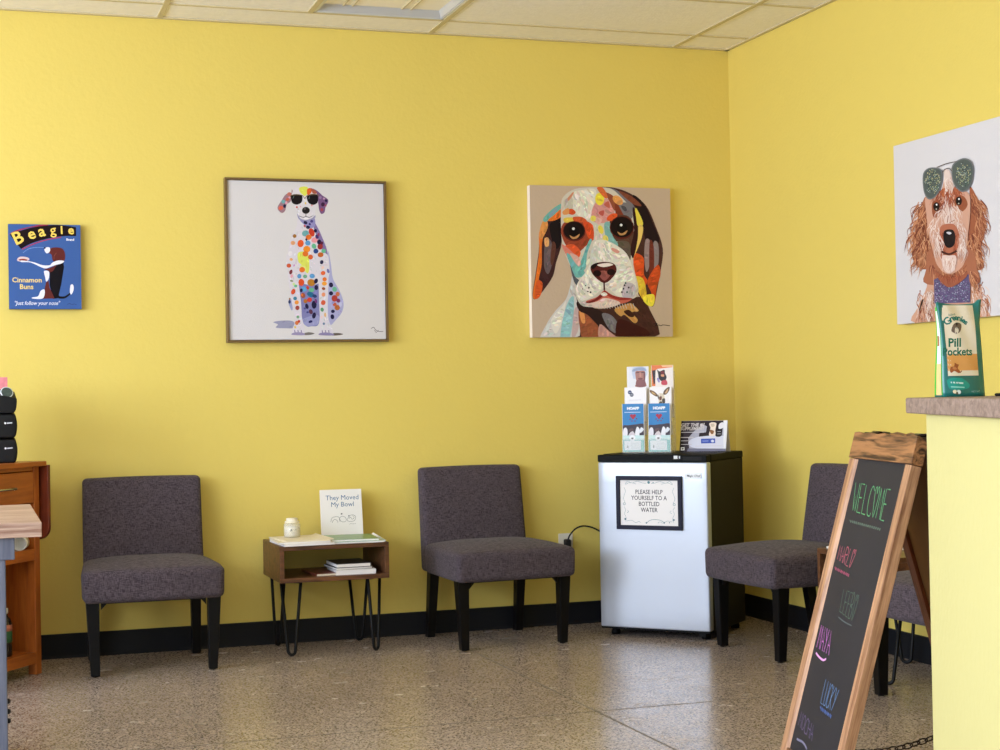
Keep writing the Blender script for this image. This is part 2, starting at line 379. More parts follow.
class Art:
    """shapes are given in source coordinates; self.src maps them to the sheet (metres, x right / z up)"""
    def __init__(self, clip=None, step=0.00006):
        self.items = []; self.f = lambda x, y: (x, y); self.clip = clip; self.step = step
    def crop(self, x0, y0, s): self.g = lambda x, y: self.f(x0 + x / s, y0 + y / s)
    def sheet(self): self.g = lambda x, y: (x, y)
    def _put(self, pts, col):
        self.items.append(([self._c(p) for p in pts], col))
    def _c(self, p):
        if self.clip:
            x0, x1, z0, z1 = self.clip
            return (min(max(p[0], x0), x1), min(max(p[1], z0), z1))
        return p
    def poly(self, pts, col): self._put([self.g(*p) for p in pts], col)
    def blob(self, pts, col, k=4): self._put([self.g(*p) for p in smooth_loop(pts, k)], col)
    def ell(self, cx, cy, rx, ry, col, rot=0, n=16):
        c, s = math.cos(rot), math.sin(rot)
        self._put([self.g(cx + rx * math.cos(t) * c - ry * math.sin(t) * s, cy + rx * math.cos(t) * s + ry * math.sin(t) * c) for t in [2 * PI * k / n for k in range(n)]], col)
    def line(self, pts, w, col, curve=True, w1=None):
        """w is a width in source units"""
        if curve and len(pts) > 2: pts = smooth_line(pts)
        n = len(pts); Lf = []; Rt = []
        for i, p in enumerate(pts):
            a = pts[max(i - 1, 0)]; b = pts[min(i + 1, n - 1)]
            dx, dy = b[0] - a[0], b[1] - a[1]; d = math.hypot(dx, dy) or 1
            ww = (w if w1 is None else w + (w1 - w) * i / max(n - 1, 1)) / 2
            Lf.append((p[0] - dy / d * ww, p[1] + dx / d * ww)); Rt.append((p[0] + dy / d * ww, p[1] - dx / d * ww))
        for i in range(n - 1):
            self._put([self.g(*q) for q in (Lf[i], Lf[i + 1], Rt[i + 1], Rt[i])], col + ('same',) if i else col)
    def dabs(self, n, r0, r1, jit, x0, x1, z0, z1, skip=None, aspect=2.2):
        rnd = random.Random(11); base = [(pts, col[:3]) for pts, col in self.items]
        boxes = [(min(p[0] for p in pts), max(p[0] for p in pts), min(p[1] for p in pts), max(p[1] for p in pts)) for pts, _ in base]
        def top(x, z):
            for k in range(len(base) - 1, -1, -1):
                b = boxes[k]
                if not (b[0] < x < b[1] and b[2] < z < b[3]): continue
                pts = base[k][0]; ins = False; j = len(pts) - 1
                for i in range(len(pts)):
                    (xi, yi), (xj, yj) = pts[i], pts[j]
                    if (yi > z) != (yj > z) and x < (xj - xi) * (z - yi) / (yj - yi + 1e-12) + xi: ins = not ins
                    j = i
                if ins: return k
            return None
        for _ in range(n):
            x, z = rnd.uniform(x0, x1), rnd.uniform(z0, z1); hit = top(x, z)
            if hit is None: continue
            b = boxes[hit]; size = min(b[1] - b[0], b[3] - b[2]); col = base[hit][1]
            if size < r0 * 4 or (skip and col in skip) or sum(col) < 110: continue
            rr = rnd.uniform(r0, min(r1, max(r0, size * .2))); an = math.sin(x * 9) * 1.2 + math.cos(z * 7) * 1.4 + rnd.uniform(-.3, .3)
            ex, ez = math.cos(an) * rr * aspect, math.sin(an) * rr * aspect
            if any(top(x + q * ex - w_ * math.sin(an) * rr, z + q * ez + w_ * math.cos(an) * rr) != hit for q, w_ in ((1, 0), (-1, 0), (0, 1), (0, -1))): continue
            d = rnd.uniform(-jit, jit); h = [rnd.uniform(-jit * .4, jit * .4) for _ in range(3)]
            c = tuple(min(255, max(0, v * (1 + d + q))) for v, q in zip(col, h))
            g_ = getattr(self, 'g', None); self.sheet(); self.ell(x, z, rr * aspect, rr, c, rot=an, n=8); self.g = g_
    def build(self, name, mat, parent=None, y=0.0, loc=None, rot=None, label=None, fn=None):
        me = bpy.data.meshes.new(name); vs = []; fs = []; cols = []
        groups = []
        for pts, col in self.items:
            bb = [min(p[0] for p in pts), max(p[0] for p in pts), min(p[1] for p in pts), max(p[1] for p in pts)]
            if len(col) == 3 or not groups: groups.append([bb, 1, []])
            g = groups[-1]; g[2].append((pts, col)); g[0] = [min(g[0][0], bb[0]), max(g[0][1], bb[1]), min(g[0][2], bb[2]), max(g[0][3], bb[3])]
        for i, g in enumerate(groups):
            b = g[0]; m_ = 0
            for h in groups[:i]:
                if h[1] > m_ and h[0][0] < b[1] and h[0][1] > b[0] and h[0][2] < b[3] and h[0][3] > b[2]: m_ = h[1]
            g[1] = m_ + 1
        flat = [(pts, col, g[1]) for g in groups for pts, col in g[2]]
        for pts, col, lay in flat:
            yy = y - self.step * lay
            base = len(vs)
            for p in pts:
                vs.append((p[0], yy, p[1]))
            if len(pts) == 4 or len(pts) == 3: tris = [tuple(range(len(pts)))]
            else: tris = tessellate_polygon([[Vector((p[0], p[1], 0)) for p in pts]])
            for t in tris:
                a = [pts[i] for i in t]
                ar = sum(a[i][0] * a[(i + 1) % len(a)][1] - a[(i + 1) % len(a)][0] * a[i][1] for i in range(len(a)))
                if abs(ar) < 1e-12: continue
                t = tuple(t) if ar > 0 else tuple(reversed(t))
                fs.append(tuple(base + i for i in t)); cols.append(L3(col[:3]))
        me.from_pydata(vs, [], fs)
        at = me.color_attributes.new('Ink', 'FLOAT_COLOR', 'CORNER')
        li = 0
        for f, c in zip(fs, cols):
            for _ in f: at.data[li].color = c; li += 1
        if fn:
            bm = bmesh.new(); bm.from_mesh(me)
            for it in range(5):
                es = [e for e in bm.edges if e.calc_length() > 0.008]
                if not es: break
                bmesh.ops.subdivide_edges(bm, edges=es, cuts=1); bmesh.ops.triangulate(bm, faces=[f for f in bm.faces if len(f.verts) > 3])
            for v in bm.verts: v.co = Vector(fn(v.co.x, v.co.y, v.co.z))
            bm.to_mesh(me); bm.free()
        me.materials.append(mat)
        o = bpy.data.objects.new(name, me); C.objects.link(o)
        if parent: o.parent = parent
        if loc is not None: o.location = loc
        if rot is not None: o.rotation_euler = rot
        if label: o['label'] = label
        return o
def add_text(art, body, size, x, z, col, bold=0.0, shear=0.0, rot=0.0, align='CENTER', sx=1.0, spacing=1.0, warp=None, serif=False):
    cu = bpy.data.curves.new('t', 'FONT'); cu.body = body; cu.size = size; cu.align_x = align; cu.offset = bold; cu.shear = shear
    cu.space_character = spacing; cu.resolution_u = 2; cu.fill_mode = 'FRONT'
    o = bpy.data.objects.new('t', cu); C.objects.link(o)
    bpy.context.view_layer.update()
    me = bpy.data.meshes.new_from_object(o.evaluated_get(bpy.context.evaluated_depsgraph_get()))
    c, s = math.cos(rot), math.sin(rot); first = True
    for p in me.polygons:
        pts = []
        for vi in p.vertices:
            v = me.vertices[vi].co; px, pz = v.x * sx, v.y
            if warp: px, pz = warp(px, pz)
            pts.append((x + px * c - pz * s, z + px * s + pz * c))
        art.items.append((pts, col if first else col + ('same',))); first = False
    bpy.data.objects.remove(o); bpy.data.meshes.remove(me); bpy.data.curves.remove(cu)


# ------------------------------------------------------------------ the room (back wall y=0, right wall x=0)
XL, YF = -6.4, -9.6
bm = nbm(); add_box(bm, XL - 0.15, 0.15, YF - 0.15, 0.15, -0.12, 0); struct('floor', bm, M['floor'])
bm = nbm()
add_box(bm, -1.543, -1.537, YF, 0, -0.004, 0.0006); add_box(bm, XL, 0, -1.973, -1.967, -0.004, 0.0006)
add_box(bm, -4.593, -4.587, YF, 0, -0.004, 0.0006); add_box(bm, XL, 0, -5.023, -5.017, -0.004, 0.0006)
struct('trim_1', bm, M['joint'])
bm = nbm(); add_box(bm, XL - 0.15, 0.15, 0, 0.15, 0, H + 0.2); struct('wall_back', bm, M['wall'])
bm = nbm(); add_box(bm, 0, 0.15, YF - 0.15, 0, 0, H + 0.2); struct('wall_right', bm, M['wall'])
# left wall and the wall behind the camera hold the shop windows
def wall_with_openings(name, along, a0, a1, opens, zb, zt, fixed0, fixed1):
    bm = nbm()
    def bx(s0, s1, z0, z1):
        if along == 'y': add_box(bm, fixed0, fixed1, s0, s1, z0, z1)
        else: add_box(bm, s0, s1, fixed0, fixed1, z0, z1)
    cur = a0
    for (o0, o1) in opens:
        bx(cur, o0, 0, H + 0.2); bx(o0, o1, 0, zb); bx(o0, o1, zt, H + 0.2); cur = o1
    bx(cur, a1, 0, H + 0.2)
    struct(name, bm, M['white_bounce_wall'])
ZB, ZT = 0.85, 2.4
left_open = [(-7.2, -5.3), (-5.1, -3.2), (-3.0, -1.5)]
front_open = [(-6.2, -4.6), (-4.4, -2.8), (-2.6, -1.0)]
wall_with_openings('wall_left', 'y', YF - 0.15, 0, left_open, ZB, ZT, XL - 0.15, XL)
wall_with_openings('wall_front', 'x', XL, 0, front_open, ZB, ZT, YF - 0.15, YF)
k = 1
for side, opens in (('y', left_open), ('x', front_open)):
    for (o0, o1) in opens:
        bm = nbm()
        c0 = XL - 0.1 if side == 'y' else YF - 0.1
        def bx(s0, s1, z0, z1, d0=0.0, d1=0.06, B=bm):
            if side == 'y': add_box(B, c0 + d0, c0 + d1, s0, s1, z0, z1)
            else: add_box(B, s0, s1, c0 + d0, c0 + d1, z0, z1)
        bx(o0, o0 + .05, ZB, ZT); bx(o1 - .05, o1, ZB, ZT); bx(o0 + .05, o1 - .05, ZB, ZB + .05); bx(o0 + .05, o1 - .05, ZT - .05, ZT)
        w = struct('window_%d' % k, bm, M['frame_alu'], bevel=0.004)
        bm2 = nbm(); bx(o0 + .05, o1 - .05, ZB + .05, ZT - .05, 0.025, 0.031, bm2)
        obj('pane', bm2, M['pane'], w); k += 1

# ceiling: lay-in tiles with an opening for the light fixture
LX0, LX1, LY0, LY1 = -2.127, -1.517, -1.48, -0.26
bm = nbm()
add_box(bm, XL - .15, LX0, YF - .15, .15, H, H + .05); add_box(bm, LX1, .15, YF - .15, .15, H, H + .05)
add_box(bm, LX0, LX1, YF - .15, LY0, H, H + .05); add_box(bm, LX0, LX1, LY1, .15, H, H + .05)
struct('ceiling', bm, M['tile'])
bm = nbm(); t = 0.012; zz0, zz1 = H - 0.006, H
x = -0.297
while x > XL:
    add_box(bm, x - t, x + t, YF, 0, zz0, zz1); x -= 1.22
y = -0.26
while y > YF:
    add_box(bm, XL, 0, y - t * .8, y + t * .8, zz0 + .001, zz1); y -= 0.61
add_box(bm, LX0 - t, LX0 + t, LY0, LY1, zz0 + .0005, zz1)
add_box(bm, XL, 0, -0.022, 0, zz0 - .001, zz1); add_box(bm, -0.022, 0, YF, 0, zz0 - .001, zz1)
struct('trim_2', bm, M['grid'])
# rubber wall base
bm = nbm(); add_prism(bm, [(0, 0), (-0.016, 0), (-0.010, 0.012), (-0.008, 0.1), (-0.003, 0.102), (0, 0.102)], XL, 0, 'x'); 
struct('baseboard_back', bm, M['base'])
bm = nbm(); add_prism(bm, [(0, 0), (-0.016, 0), (-0.010, 0.012), (-0.008, 0.1), (-0.003, 0.102), (0, 0.102)], YF, -0.012, 'y')
struct('baseboard_right', bm, M['base'])

# recessed ceiling light
t0 = thing('ceiling_light', 'recessed rectangular ceiling light with a silver rim and cream diffuser in the tile grid', 'ceiling light', ((LX0 + LX1) / 2, (LY0 + LY1) / 2, H))
hx, hy = 0.293, 0.598
bm = nbm()
for (a, b, c, d) in ((-hx, hx, hy - .012, hy), (-hx, hx, -hy, -hy + .012), (-hx, -hx + .012, -hy, hy), (hx - .012, hx, -hy, hy)):
    add_box(bm, a, b, c, d, -0.004, 0.115)
obj('housing', bm, M['alu'], t0)
for sx in (-1, 1):
    bm = nbm(); add_prism(bm, [(sx * (hx - .013), .0), (sx * (hx - .018), .0), (sx * (hx - .036), .024), (sx * (hx - .013), .024)], -hy + .013, hy - .013, 'y'); obj('side_trim', bm, M['alu'], t0)
    bm = nbm(); add_prism(bm, [(sx * (hy - .013), .0), (sx * (hy - .018), .0), (sx * (hy - .050), .024), (sx * (hy - .013), .024)], -hx + .016, hx - .016, 'x'); obj('end_trim', bm, M['alu'], t0)
bm = nbm(); add_box(bm, -hx + .014, hx - .014, -hy + .014, hy - .014, .025, .030); obj('diffuser', bm, M['diffuser'], t0)
for xx in (-.17, -.13, .09, .13):
    bm = nbm(); add_prism(bm, [(xx - .006, .0249), (xx + .006, .0249), (xx + .003, .018), (xx - .003, .018)], -hy + .052, hy - .052, 'y'); obj('rib', bm, M['grid'], t0)

# ------------------------------------------------------------------ chairs
def make_chair(label, loc, rz):
    t = thing('slipper_chair', label, 'chair', loc, rz, 'grey upholstered slipper chairs')
    def seat(x, y, z):
        Y = -0.278 + (y + 1) / 2 * 0.475
        w = 0.284 - 0.032 * ((y + 1) / 2) - 0.004 * (1 - z) / 2
        X = x * w
        if z > -0.999 or True:
            top = 0.418 + 0.030 * (1 - x ** 4) * (1 - abs((y - 0.1) / 1.1) ** 2.2)
            Z = 0.292 + (z + 1) / 2 * (top - 0.292)
        Y -= 0.012 * (1 - x * x) * (1 if y < 0 else 0) * abs(y)
        # softened vertical corners at the front
        if y < -0.7 and abs(x) > 0.8: X *= 1 - 0.02 * (abs(x) - .8) / .2
        return (X, Y, Z)
    bm = nbm(); add_grid_box(bm, 14, 12, 4, seat)
    obj('seat', bm, M['fabric'], t, bevel=0.022, bseg=4, smooth=True, angle=50)
    bm = nbm()
    def back(x, y, z):
        s = (z + 1) / 2
        Z = 0.296 + s * 0.462 + 0.004 * (1 - x * x) * (1 if z > .9 else 0)
        ymid = 0.206 + s * 0.058
        th = 0.042 - 0.013 * s
        Y = ymid + y * th
        if y < 0: Y -= 0.012 * (1 - x ** 4) * math.sin(PI * min(1, s * 1.0))
        X = x * (0.249 - 0.003 * s)
        return (X, Y, Z)
    add_grid_box(bm, 12, 3, 12, back)
    obj('backrest', bm, M['fabric'], t, bevel=0.02, bseg=4, smooth=True, angle=50)
    for sx in (-1, 1):
        # front leg: square, tapered
        bm = nbm(); a, b = 0.026, 0.0175
        cx, cy = sx * 0.234, -0.222
        add_hex(bm, [(cx - sx * .005 + i * b, cy + .002 + j * b, 0.004) for i, j in ((-1, -1), (1, -1), (1, 1), (-1, 1))],
                [(cx + sx * .003 + i * a, cy + .004 + j * a, 0.30) for i, j in ((-1, -1), (1, -1), (1, 1), (-1, 1))])
        lg = obj('leg', bm, M['blackwood'], t, bevel=0.003)
        bm = nbm(); add_lathe(bm, [(0, 0), (.011, 0), (.011, .005), (0, .005)], cx - sx * .005, cy + .002, 0, 14); obj('glide', bm, M['rubber'], lg)
        bm = nbm(); cx, cy = sx * 0.215, 0.232
        add_hex(bm, [(cx + i * .018, cy + j * .018, 0.0) for i, j in ((-1, -1), (1, -1), (1, 1), (-1, 1))],
                [(cx - sx * .004 + i * .022, cy - .045 + j * .024, 0.305) for i, j in ((-1, -1), (1, -1), (1, 1), (-1, 1))])
        obj('leg', bm, M['blackwood'], t, bevel=0.003)
    # corner blocks and lower rail of the seat
    bm = nbm()
    add_prism(bm, [(-.2, .293), (.2, .293), (.2, .286), (-.2, .286)], -.235, -.222, 'y')
    for sx in (-1, 1): add_prism(bm, [(sx * .205, .295), (sx * .175, .295), (sx * .205, .262)], -.232, -.216, 'y')
    obj('seat_rail', bm, M['blackwood'], t)
    return t
chair0 = make_chair('charcoal grey slipper chair at the left, beside the orange wooden cart', (-2.853, -0.335, 0), math.radians(-1))
dup(chair0, (-1.360, -0.318, 0), math.radians(4.5), 'charcoal grey slipper chair between the hairpin side table and the mini fridge')
dup(chair0, (-0.302, -1.116, 0), math.radians(-86.7), 'charcoal grey slipper chair against the right wall, beside the mini fridge')
dup(chair0, (-0.304, -2.345, 0), math.radians(-90), 'charcoal grey slipper chair mostly hidden behind the chalkboard sign')

# ------------------------------------------------------------------ side tables with hairpin legs
TZ0, TZ1 = 0.311, 0.464
def make_side_table(label, loc, rz):
    t = thing('side_table', label, 'side table', loc, rz, 'open box side tables on hairpin legs')
    w, d, th = 0.234, 0.2, 0.019
    for nm, b in (('top_board', (-w, w, -d, d, TZ1 - th, TZ1)), ('bottom_board', (-w, w, -d, d, TZ0, TZ0 + th)), ('side_board', (-w, -w + th, -d, d, TZ0 + th, TZ1 - th)), ('side_board', (w - th, w, -d, d, TZ0 + th, TZ1 - th))):
        bm = nbm(); add_box(bm, *b); obj(nm, bm, M['walnut'], t, bevel=0.0015)
    for sx in (-1, 1):
        for sy in (-1, 1):
            bm = nbm()
            top1 = Vector((sx * (w - .020), sy * (d - .092), TZ0 - .002)); top2 = Vector((sx * (w - .090), sy * (d - .020), TZ0 - .002)); foot = Vector((sx * (w - .052), sy * (d - .045), 0.006))
            dirv = (top2 - top1); dirv.z = 0; dirv.normalize()
            pts = [top1]
            R = .019
            for i in range(11):
                a = PI + PI * i / 10
                pts.append(foot + dirv * (R * math.cos(a)) + Vector((0, 0, R + R * math.sin(a))))
            pts.append(top2)
            add_tube(bm, pts, 0.0068, 10)
            lg = obj('leg', bm, M['steel'], t)
            bm = nbm(); c = (top1 + top2) / 2
            n = Vector((-dirv.y, dirv.x, 0)); q = [c - dirv * .055 - n * .018, c + dirv * .055 - n * .018, c + dirv * .055 + n * .018, c - dirv * .055 + n * .018]
            add_hex(bm, [(p.x, p.y, TZ0 - .003) for p in q], [(p.x, p.y, TZ0) for p in q]); obj('mounting_plate', bm, M['steel'], lg)
            bm = nbm(); add_lathe(bm, [(0, -.006), (.006, -.006), (.006, .002), (0, .002)], foot.x, foot.y, 0.006, 12); obj('foot_cap', bm, M['rubber'], lg)
    return t
tab0 = make_side_table('walnut open-box side table on black hairpin legs, holding magazines and a candle', (-2.091, -0.221, 0), 0)
dup(tab0, (-0.236, -1.768, 0), math.radians(-90), 'walnut open-box side table by the right wall, half hidden behind the chalkboard sign')

# magazines and books on the side table
def soft_sheet_stack(bm, w, d, h, cx, cy, cz, rz=0.0, mi=0, curl=0.0, n=22):
    c, s = math.cos(rz), math.sin(rz)
    def fn(x, y, z):
        X, Y = x * w / 2, y * d / 2
        Z = cz + (z + 1) / 2 * h + curl * max(0, x - 0.82) ** 1.3 * (0.6 + 0.4 * y)
        return (cx + X * c - Y * s, cy + X * s + Y * c, Z)
    v0 = len(bm.faces); add_grid_box(bm, n, 3, 1, fn)
    bm.faces.ensure_lookup_table()
    for f in bm.faces[v0:]: f.material_index = mi
def magazine(name, label, cat, group, w, d, h, x, y, z, rz, cover, page, curl=0.0):
    t = thing(name, label, cat, (x, y, z), rz, group)
    bm = nbm(); soft_sheet_stack(bm, w - .003, d - .003, h * .8, 0, 0, h * .1, 0, 0, curl); obj('pages', bm, page, t)
    bm = nbm(); soft_sheet_stack(bm, w, d, h * .1, 0, 0, 0, 0, 0, curl); soft_sheet_stack(bm, w, d, h * .1, 0, 0, h * .9, 0, 0, curl)
    add_box(bm, -w / 2 - .0006, -w / 2, -d / 2, d / 2, 0, h); obj('cover', bm, cover, t)
    return t
z = TZ1
magazine('magazine', 'white magazine at the bottom of the left pile on the side table', 'magazine', 'magazines on the side table', .215, .27, .010, -2.205, -.290, z, math.radians(3), M['paper'], M['paper'])
magazine('magazine', 'cream magazine second in the left pile on the side table', 'magazine', 'magazines on the side table', .22, .27, .007, -2.212, -.285, z + .0102, math.radians(-2), M['cream_paper'], M['paper'])
magazine('magazine', 'cream folded leaflet on top of the left pile, under the candle', 'leaflet', 'magazines on the side table', .21, .255, .004, -2.205, -.275, z + .0174, math.radians(6), M['cream_paper'], M['cream_paper'], .05)
magazine('magazine', 'pale teal magazine lying flat at the bottom of the right pile', 'magazine', 'magazines on the side table', .225, .28, .006, -1.975, -.275, z, math.radians(-3), M['teal_cover'], M['paper'], .12)
magazine('magazine', 'green-covered magazine with a thick white edge on the right pile', 'magazine', 'magazines on the side table', .205, .25, .009, -1.985, -.265, z + .0062, math.radians(-5), M['green_cover'], M['paper'])
# standing book
bk = thing('book', 'white standing book titled They Moved My Bowl against the yellow wall', 'book', (-1.988, -.115, z), math.radians(-2))
bk.rotation_euler = (math.radians(-9), 0, math.radians(-2))
bw, bh = .182, .212
bm = nbm(); add_box(bm, -bw / 2 + .003, bw / 2 - .003, -.0075, .0075, .003, bh - .003); obj('pages', bm, M['paper'], bk)
bm = nbm(); add_box(bm, -bw / 2, bw / 2, -.0095, -.0075, 0, bh); add_box(bm, -bw / 2, bw / 2, .0075, .0095, 0, bh); add_box(bm, -bw / 2 - .002, -bw / 2, -.0095, .0095, 0, bh)
obj('cover', bm, M['paper'], bk, bevel=.0006)
a = Art()
BL_ = (70, 110, 150)
add_text(a, 'They Moved', .0300, 0.004, .166, BL_, sx=.98); add_text(a, 'My Bowl', .0300, 0.004, .136, BL_, sx=.98)
a.build('title_lettering', M['ink'], bk, y=-.0097); a = Art(); a.sheet(); G = (96, 96, 100)
def cartoon(ox, oz, s, pts, w=.0014): a.line([(ox + px * s, oz + pz * s) for px, pz in pts], w, G)
cartoon(-.052, .07, .01, [(0, 0), (.6, 1.6), (2, 2.2), (3.6, 2), (4.2, .8), (4, 0)]); cartoon(-.045, .066, .01, [(0, 0), (.4, 1), (1.4, 1.4), (2.4, .6), (2.4, 0)])
cartoon(-.012, .075, .01, [(0, 1), (1, 1.8), (2.4, 1.4), (3, .2), (2.4, -.6), (1, -.6), (0, .2), (0, 1)]); cartoon(.022, .078, .01, [(0, 0), (1, 1.4), (2.4, 2), (3.8, 1.2), (3.4, -.4), (1.8, -1), (.2, -.6), (0, 0)])
cartoon(.03, .082, .01, [(0, 0), (.8, .6), (1.4, -.4), (2.4, .4), (1.6, 1.2)]); a.ell(-.002, .104, .004, .003, G); a.ell(.03, .094, .003, .0025, G); cartoon(.03, .056, .01, [(0, 0), (1, .3), (2, .1), (3, .4)], .001)
a.build('cover_drawing', M['ink'], bk, y=-.0097)
# candle jar
cj = thing('candle', 'ivory candle in a lidded clear glass jar on the magazines', 'candle', (-2.236, -.235, z + .0226))
bm = nbm(); add_lathe(bm, [(0, 0), (.033, 0), (.036, .004), (.036, .056), (.030, .062), (.0285, .062), (.0335, .055), (.0335, .005), (0, .004)]); obj('jar', bm, M['acrylic'], cj)
bm = nbm(); add_lathe(bm, [(0, .0045), (.0328, .0045), (.0328, .046), (0, .047)]); obj('wax', bm, M['wax'], cj)
bm = nbm(); add_lathe(bm, [(0, .0625), (.031, .0625), (.031, .068), (.026, .069), (.024, .076), (.026, .078), (.022, .082), (0, .082)]); obj('lid', bm, M['wax'], cj)
a = Art(); a.sheet(); a.ell(-.009, .033, .003, .004, (80, 84, 84)); a.ell(-.013, .029, .002, .002, (80, 84, 84))
a.line([(.004, .03), (.008, .036), (.012, .031), (.014, .035)], .0015, (120, 124, 116)); a.line([(-.006, .02), (.008, .02)], .001, (140, 140, 130))
a.build('label', M['ink'], cj, fn=lambda x_, y_, z_: (.0365 * math.sin(x_ / .0365), -.0365 * math.cos(x_ / .0365), z_))
# books on the lower shelf
ZS = TZ0 + .019
def book(label, w, d, h, x, y, z, rz, cover, page=M['paper']):
    t = thing('book', label, 'book', (x, y, z), rz, 'books on the side table shelf')
    bm = nbm(); add_box(bm, -w / 2 + .001, w / 2 - .004, -d / 2 + .001, d / 2 - .003, h * .12, h * .88); obj('pages', bm, page, t)
    bm = nbm(); add_box(bm, -w / 2, w / 2, -d / 2, d / 2, 0, h * .12); add_box(bm, -w / 2, w / 2, -d / 2, d / 2, h * .88, h); add_box(bm, w / 2 - .004, w / 2, -d / 2, d / 2, h * .12, h * .88)
    obj('cover', bm, cover, t, bevel=.0006)
book('thick white book at the bottom of the shelf pile in the side table', .172, .22, .021, -1.992, -.285, ZS, math.radians(-2), M['paper'])
book('thin dark book in the middle of the shelf pile', .160, .2, .009, -2.005, -.285, ZS + .0212, math.radians(4), M['dark_cover'])
book('white-edged book with a dark cover on top of the shelf pile', .150, .2, .017, -2.004, -.290, ZS + .0304, math.radians(1), M['dark_cover'])
magazine('magazine', 'brick red magazine lying in the side table shelf', 'magazine', 'books on the side table shelf', .09, .24, .010, -2.128, -.27, ZS, math.radians(4), M['red_cover'], M['cream_paper'])
# thing on the second side table
magazine('magazine', 'white magazine on the side table behind the chalkboard sign', 'magazine', 'magazines on the side table', .21, .27, .008, -.27, -1.66, TZ1, math.radians(-86), M['paper'], M['paper'])

# ------------------------------------------------------------------ mini fridge standing across the corner
FT = 0.813
g_ = Vector((math.cos(FT), -math.sin(FT), 0)); b_ = Vector((math.sin(FT), math.cos(FT), 0))
fc = Vector((-.881, -.386, 0)) + g_ * .259 + b_ * .2315
fr = thing('mini_fridge', 'silver-fronted black mini fridge standing in the corner of the yellow walls', 'fridge', fc, -FT)
bm = nbm(); add_box(bm, -.256, .256, -.178, .2315, .03, .774); obj('body', bm, M['fridge_side'], fr, bevel=.004)
bm = nbm(); add_box(bm, -.259, .259, -.182, .2315, .774, .806); obj('top_panel', bm, M['black_plastic'], fr, bevel=.006)
bm = nbm()
def doorf(x, y, z):
    return (x * .2585, -.208 + y * .0225 - (0.006 * (1 - x ** 6) if y < 0 else 0), .4065 + z * .3655)
add_grid_box(bm, 16, 2, 8, doorf)
dr = obj('door', bm, M['silver'], fr, bevel=.006, bseg=3, smooth=True, angle=50)
bm = nbm(); add_box(bm, -.2585, .2585, -.236, -.185, .7725, .804)
tr = obj('handle_trim', bm, M['black_plastic'], dr, bevel=.004)
bm = nbm(); add_box(bm, -.18, .10, -.2375, -.235, .776, .779); add_box(bm, .150, .235, -.2375, -.235, .780, .797); obj('finger_groove', bm, M['rubber'], dr)
bm = nbm(); add_box(bm, -.256, .256, -.23, -.19, .033, .041); obj('door_sill', bm, M['black_plastic'], dr)
bm = nbm(); add_box(bm, -.255, .255, -.1855, -.178, .045, .77); obj('gasket', bm, M['rubber'], dr)
for sx in (-1, 1):
    for sy in (-1, 1):
        bm = nbm(); add_lathe(bm, [(0, 0), (.019, 0), (.021, .012), (.014, .03), (0, .03)], sx * .215, -.165 if sy < 0 else .2, 0, 18); obj('foot', bm, M['black_plastic'], fr)
bm = nbm(); add_box(bm, .205, .235, -.225, -.17, .018, .036); obj('hinge', bm, M['black_plastic'], fr)
a = Art(); a.sheet()
a.poly([(.16, .7035), (.232, .7035), (.232, .7245), (.16, .7245)], (236, 238, 240))
for q in ([(.16, .7035), (.232, .7035)], [(.16, .7245), (.232, .7245)], [(.16, .7035), (.16, .7245)], [(.232, .7035), (.232, .7245)]): a.line(q, .0008, (150, 150, 150))
add_text(a, 'Magic Chef', .0135, .196, .7095, (30, 30, 36), bold=.0002, shear=.3)
a.build('badge', M['glossink'], dr, y=-.2368)
a = Art(); a.sheet(); a.poly([(.107, .787), (.125, .787), (.125, .801), (.107, .801)], (226, 228, 230)); a.poly([(.131, .788), (.137, .788), (.137, .8), (.131, .8)], (200, 204, 210))
a.build('trim_marking', M['ink'], dr, y=-.2362)

# framed notice on the fridge door
ns = thing('framed_notice', 'dark framed notice reading PLEASE HELP YOURSELF TO A BOTTLED WATER on the fridge door', 'sign', tuple(fc) , -FT)
ns.location = fc + Matrix.Rotation(-FT, 3, 'Z') @ Vector((-.0105, -.2372, .4765))
nw, nh = .1555, .2355
bm = nbm(); b0 = .0185
for q in ((-nw, nw, 0, b0), (-nw, nw, nh - b0, nh), (-nw, -nw + b0, b0, nh - b0), (nw - b0, nw, b0, nh - b0)): add_box(bm, q[0], q[1], -.012, 0, q[2], q[3])
obj('frame', bm, M['navy'], ns, bevel=.0015)
bm = nbm(); add_box(bm, -nw + b0, nw - b0, -.005, -.001, b0, nh - b0); obj('sheet', bm, M['paper'], ns)
a = Art(); a.sheet()
INK = (40, 36, 50); TQ = (112, 146, 152)
a2 = a; a = Art(); a.sheet()
for i, s_ in enumerate(('PLEASE HELP', 'YOURSELF TO A', 'BOTTLED', 'WATER')): add_text(a, s_, .0268, .0, .1565 - i * .0262, INK, bold=.0002, sx=.86)
a.build('notice_lettering', M['ink'], ns, y=-.0052); a = a2
def swirl(pts, w=.0013): a.line(pts, w, TQ)
a.ell(0, .2075, .0062, .0062, (92, 134, 142)); a.ell(.021, .206, .003, .003, TQ)
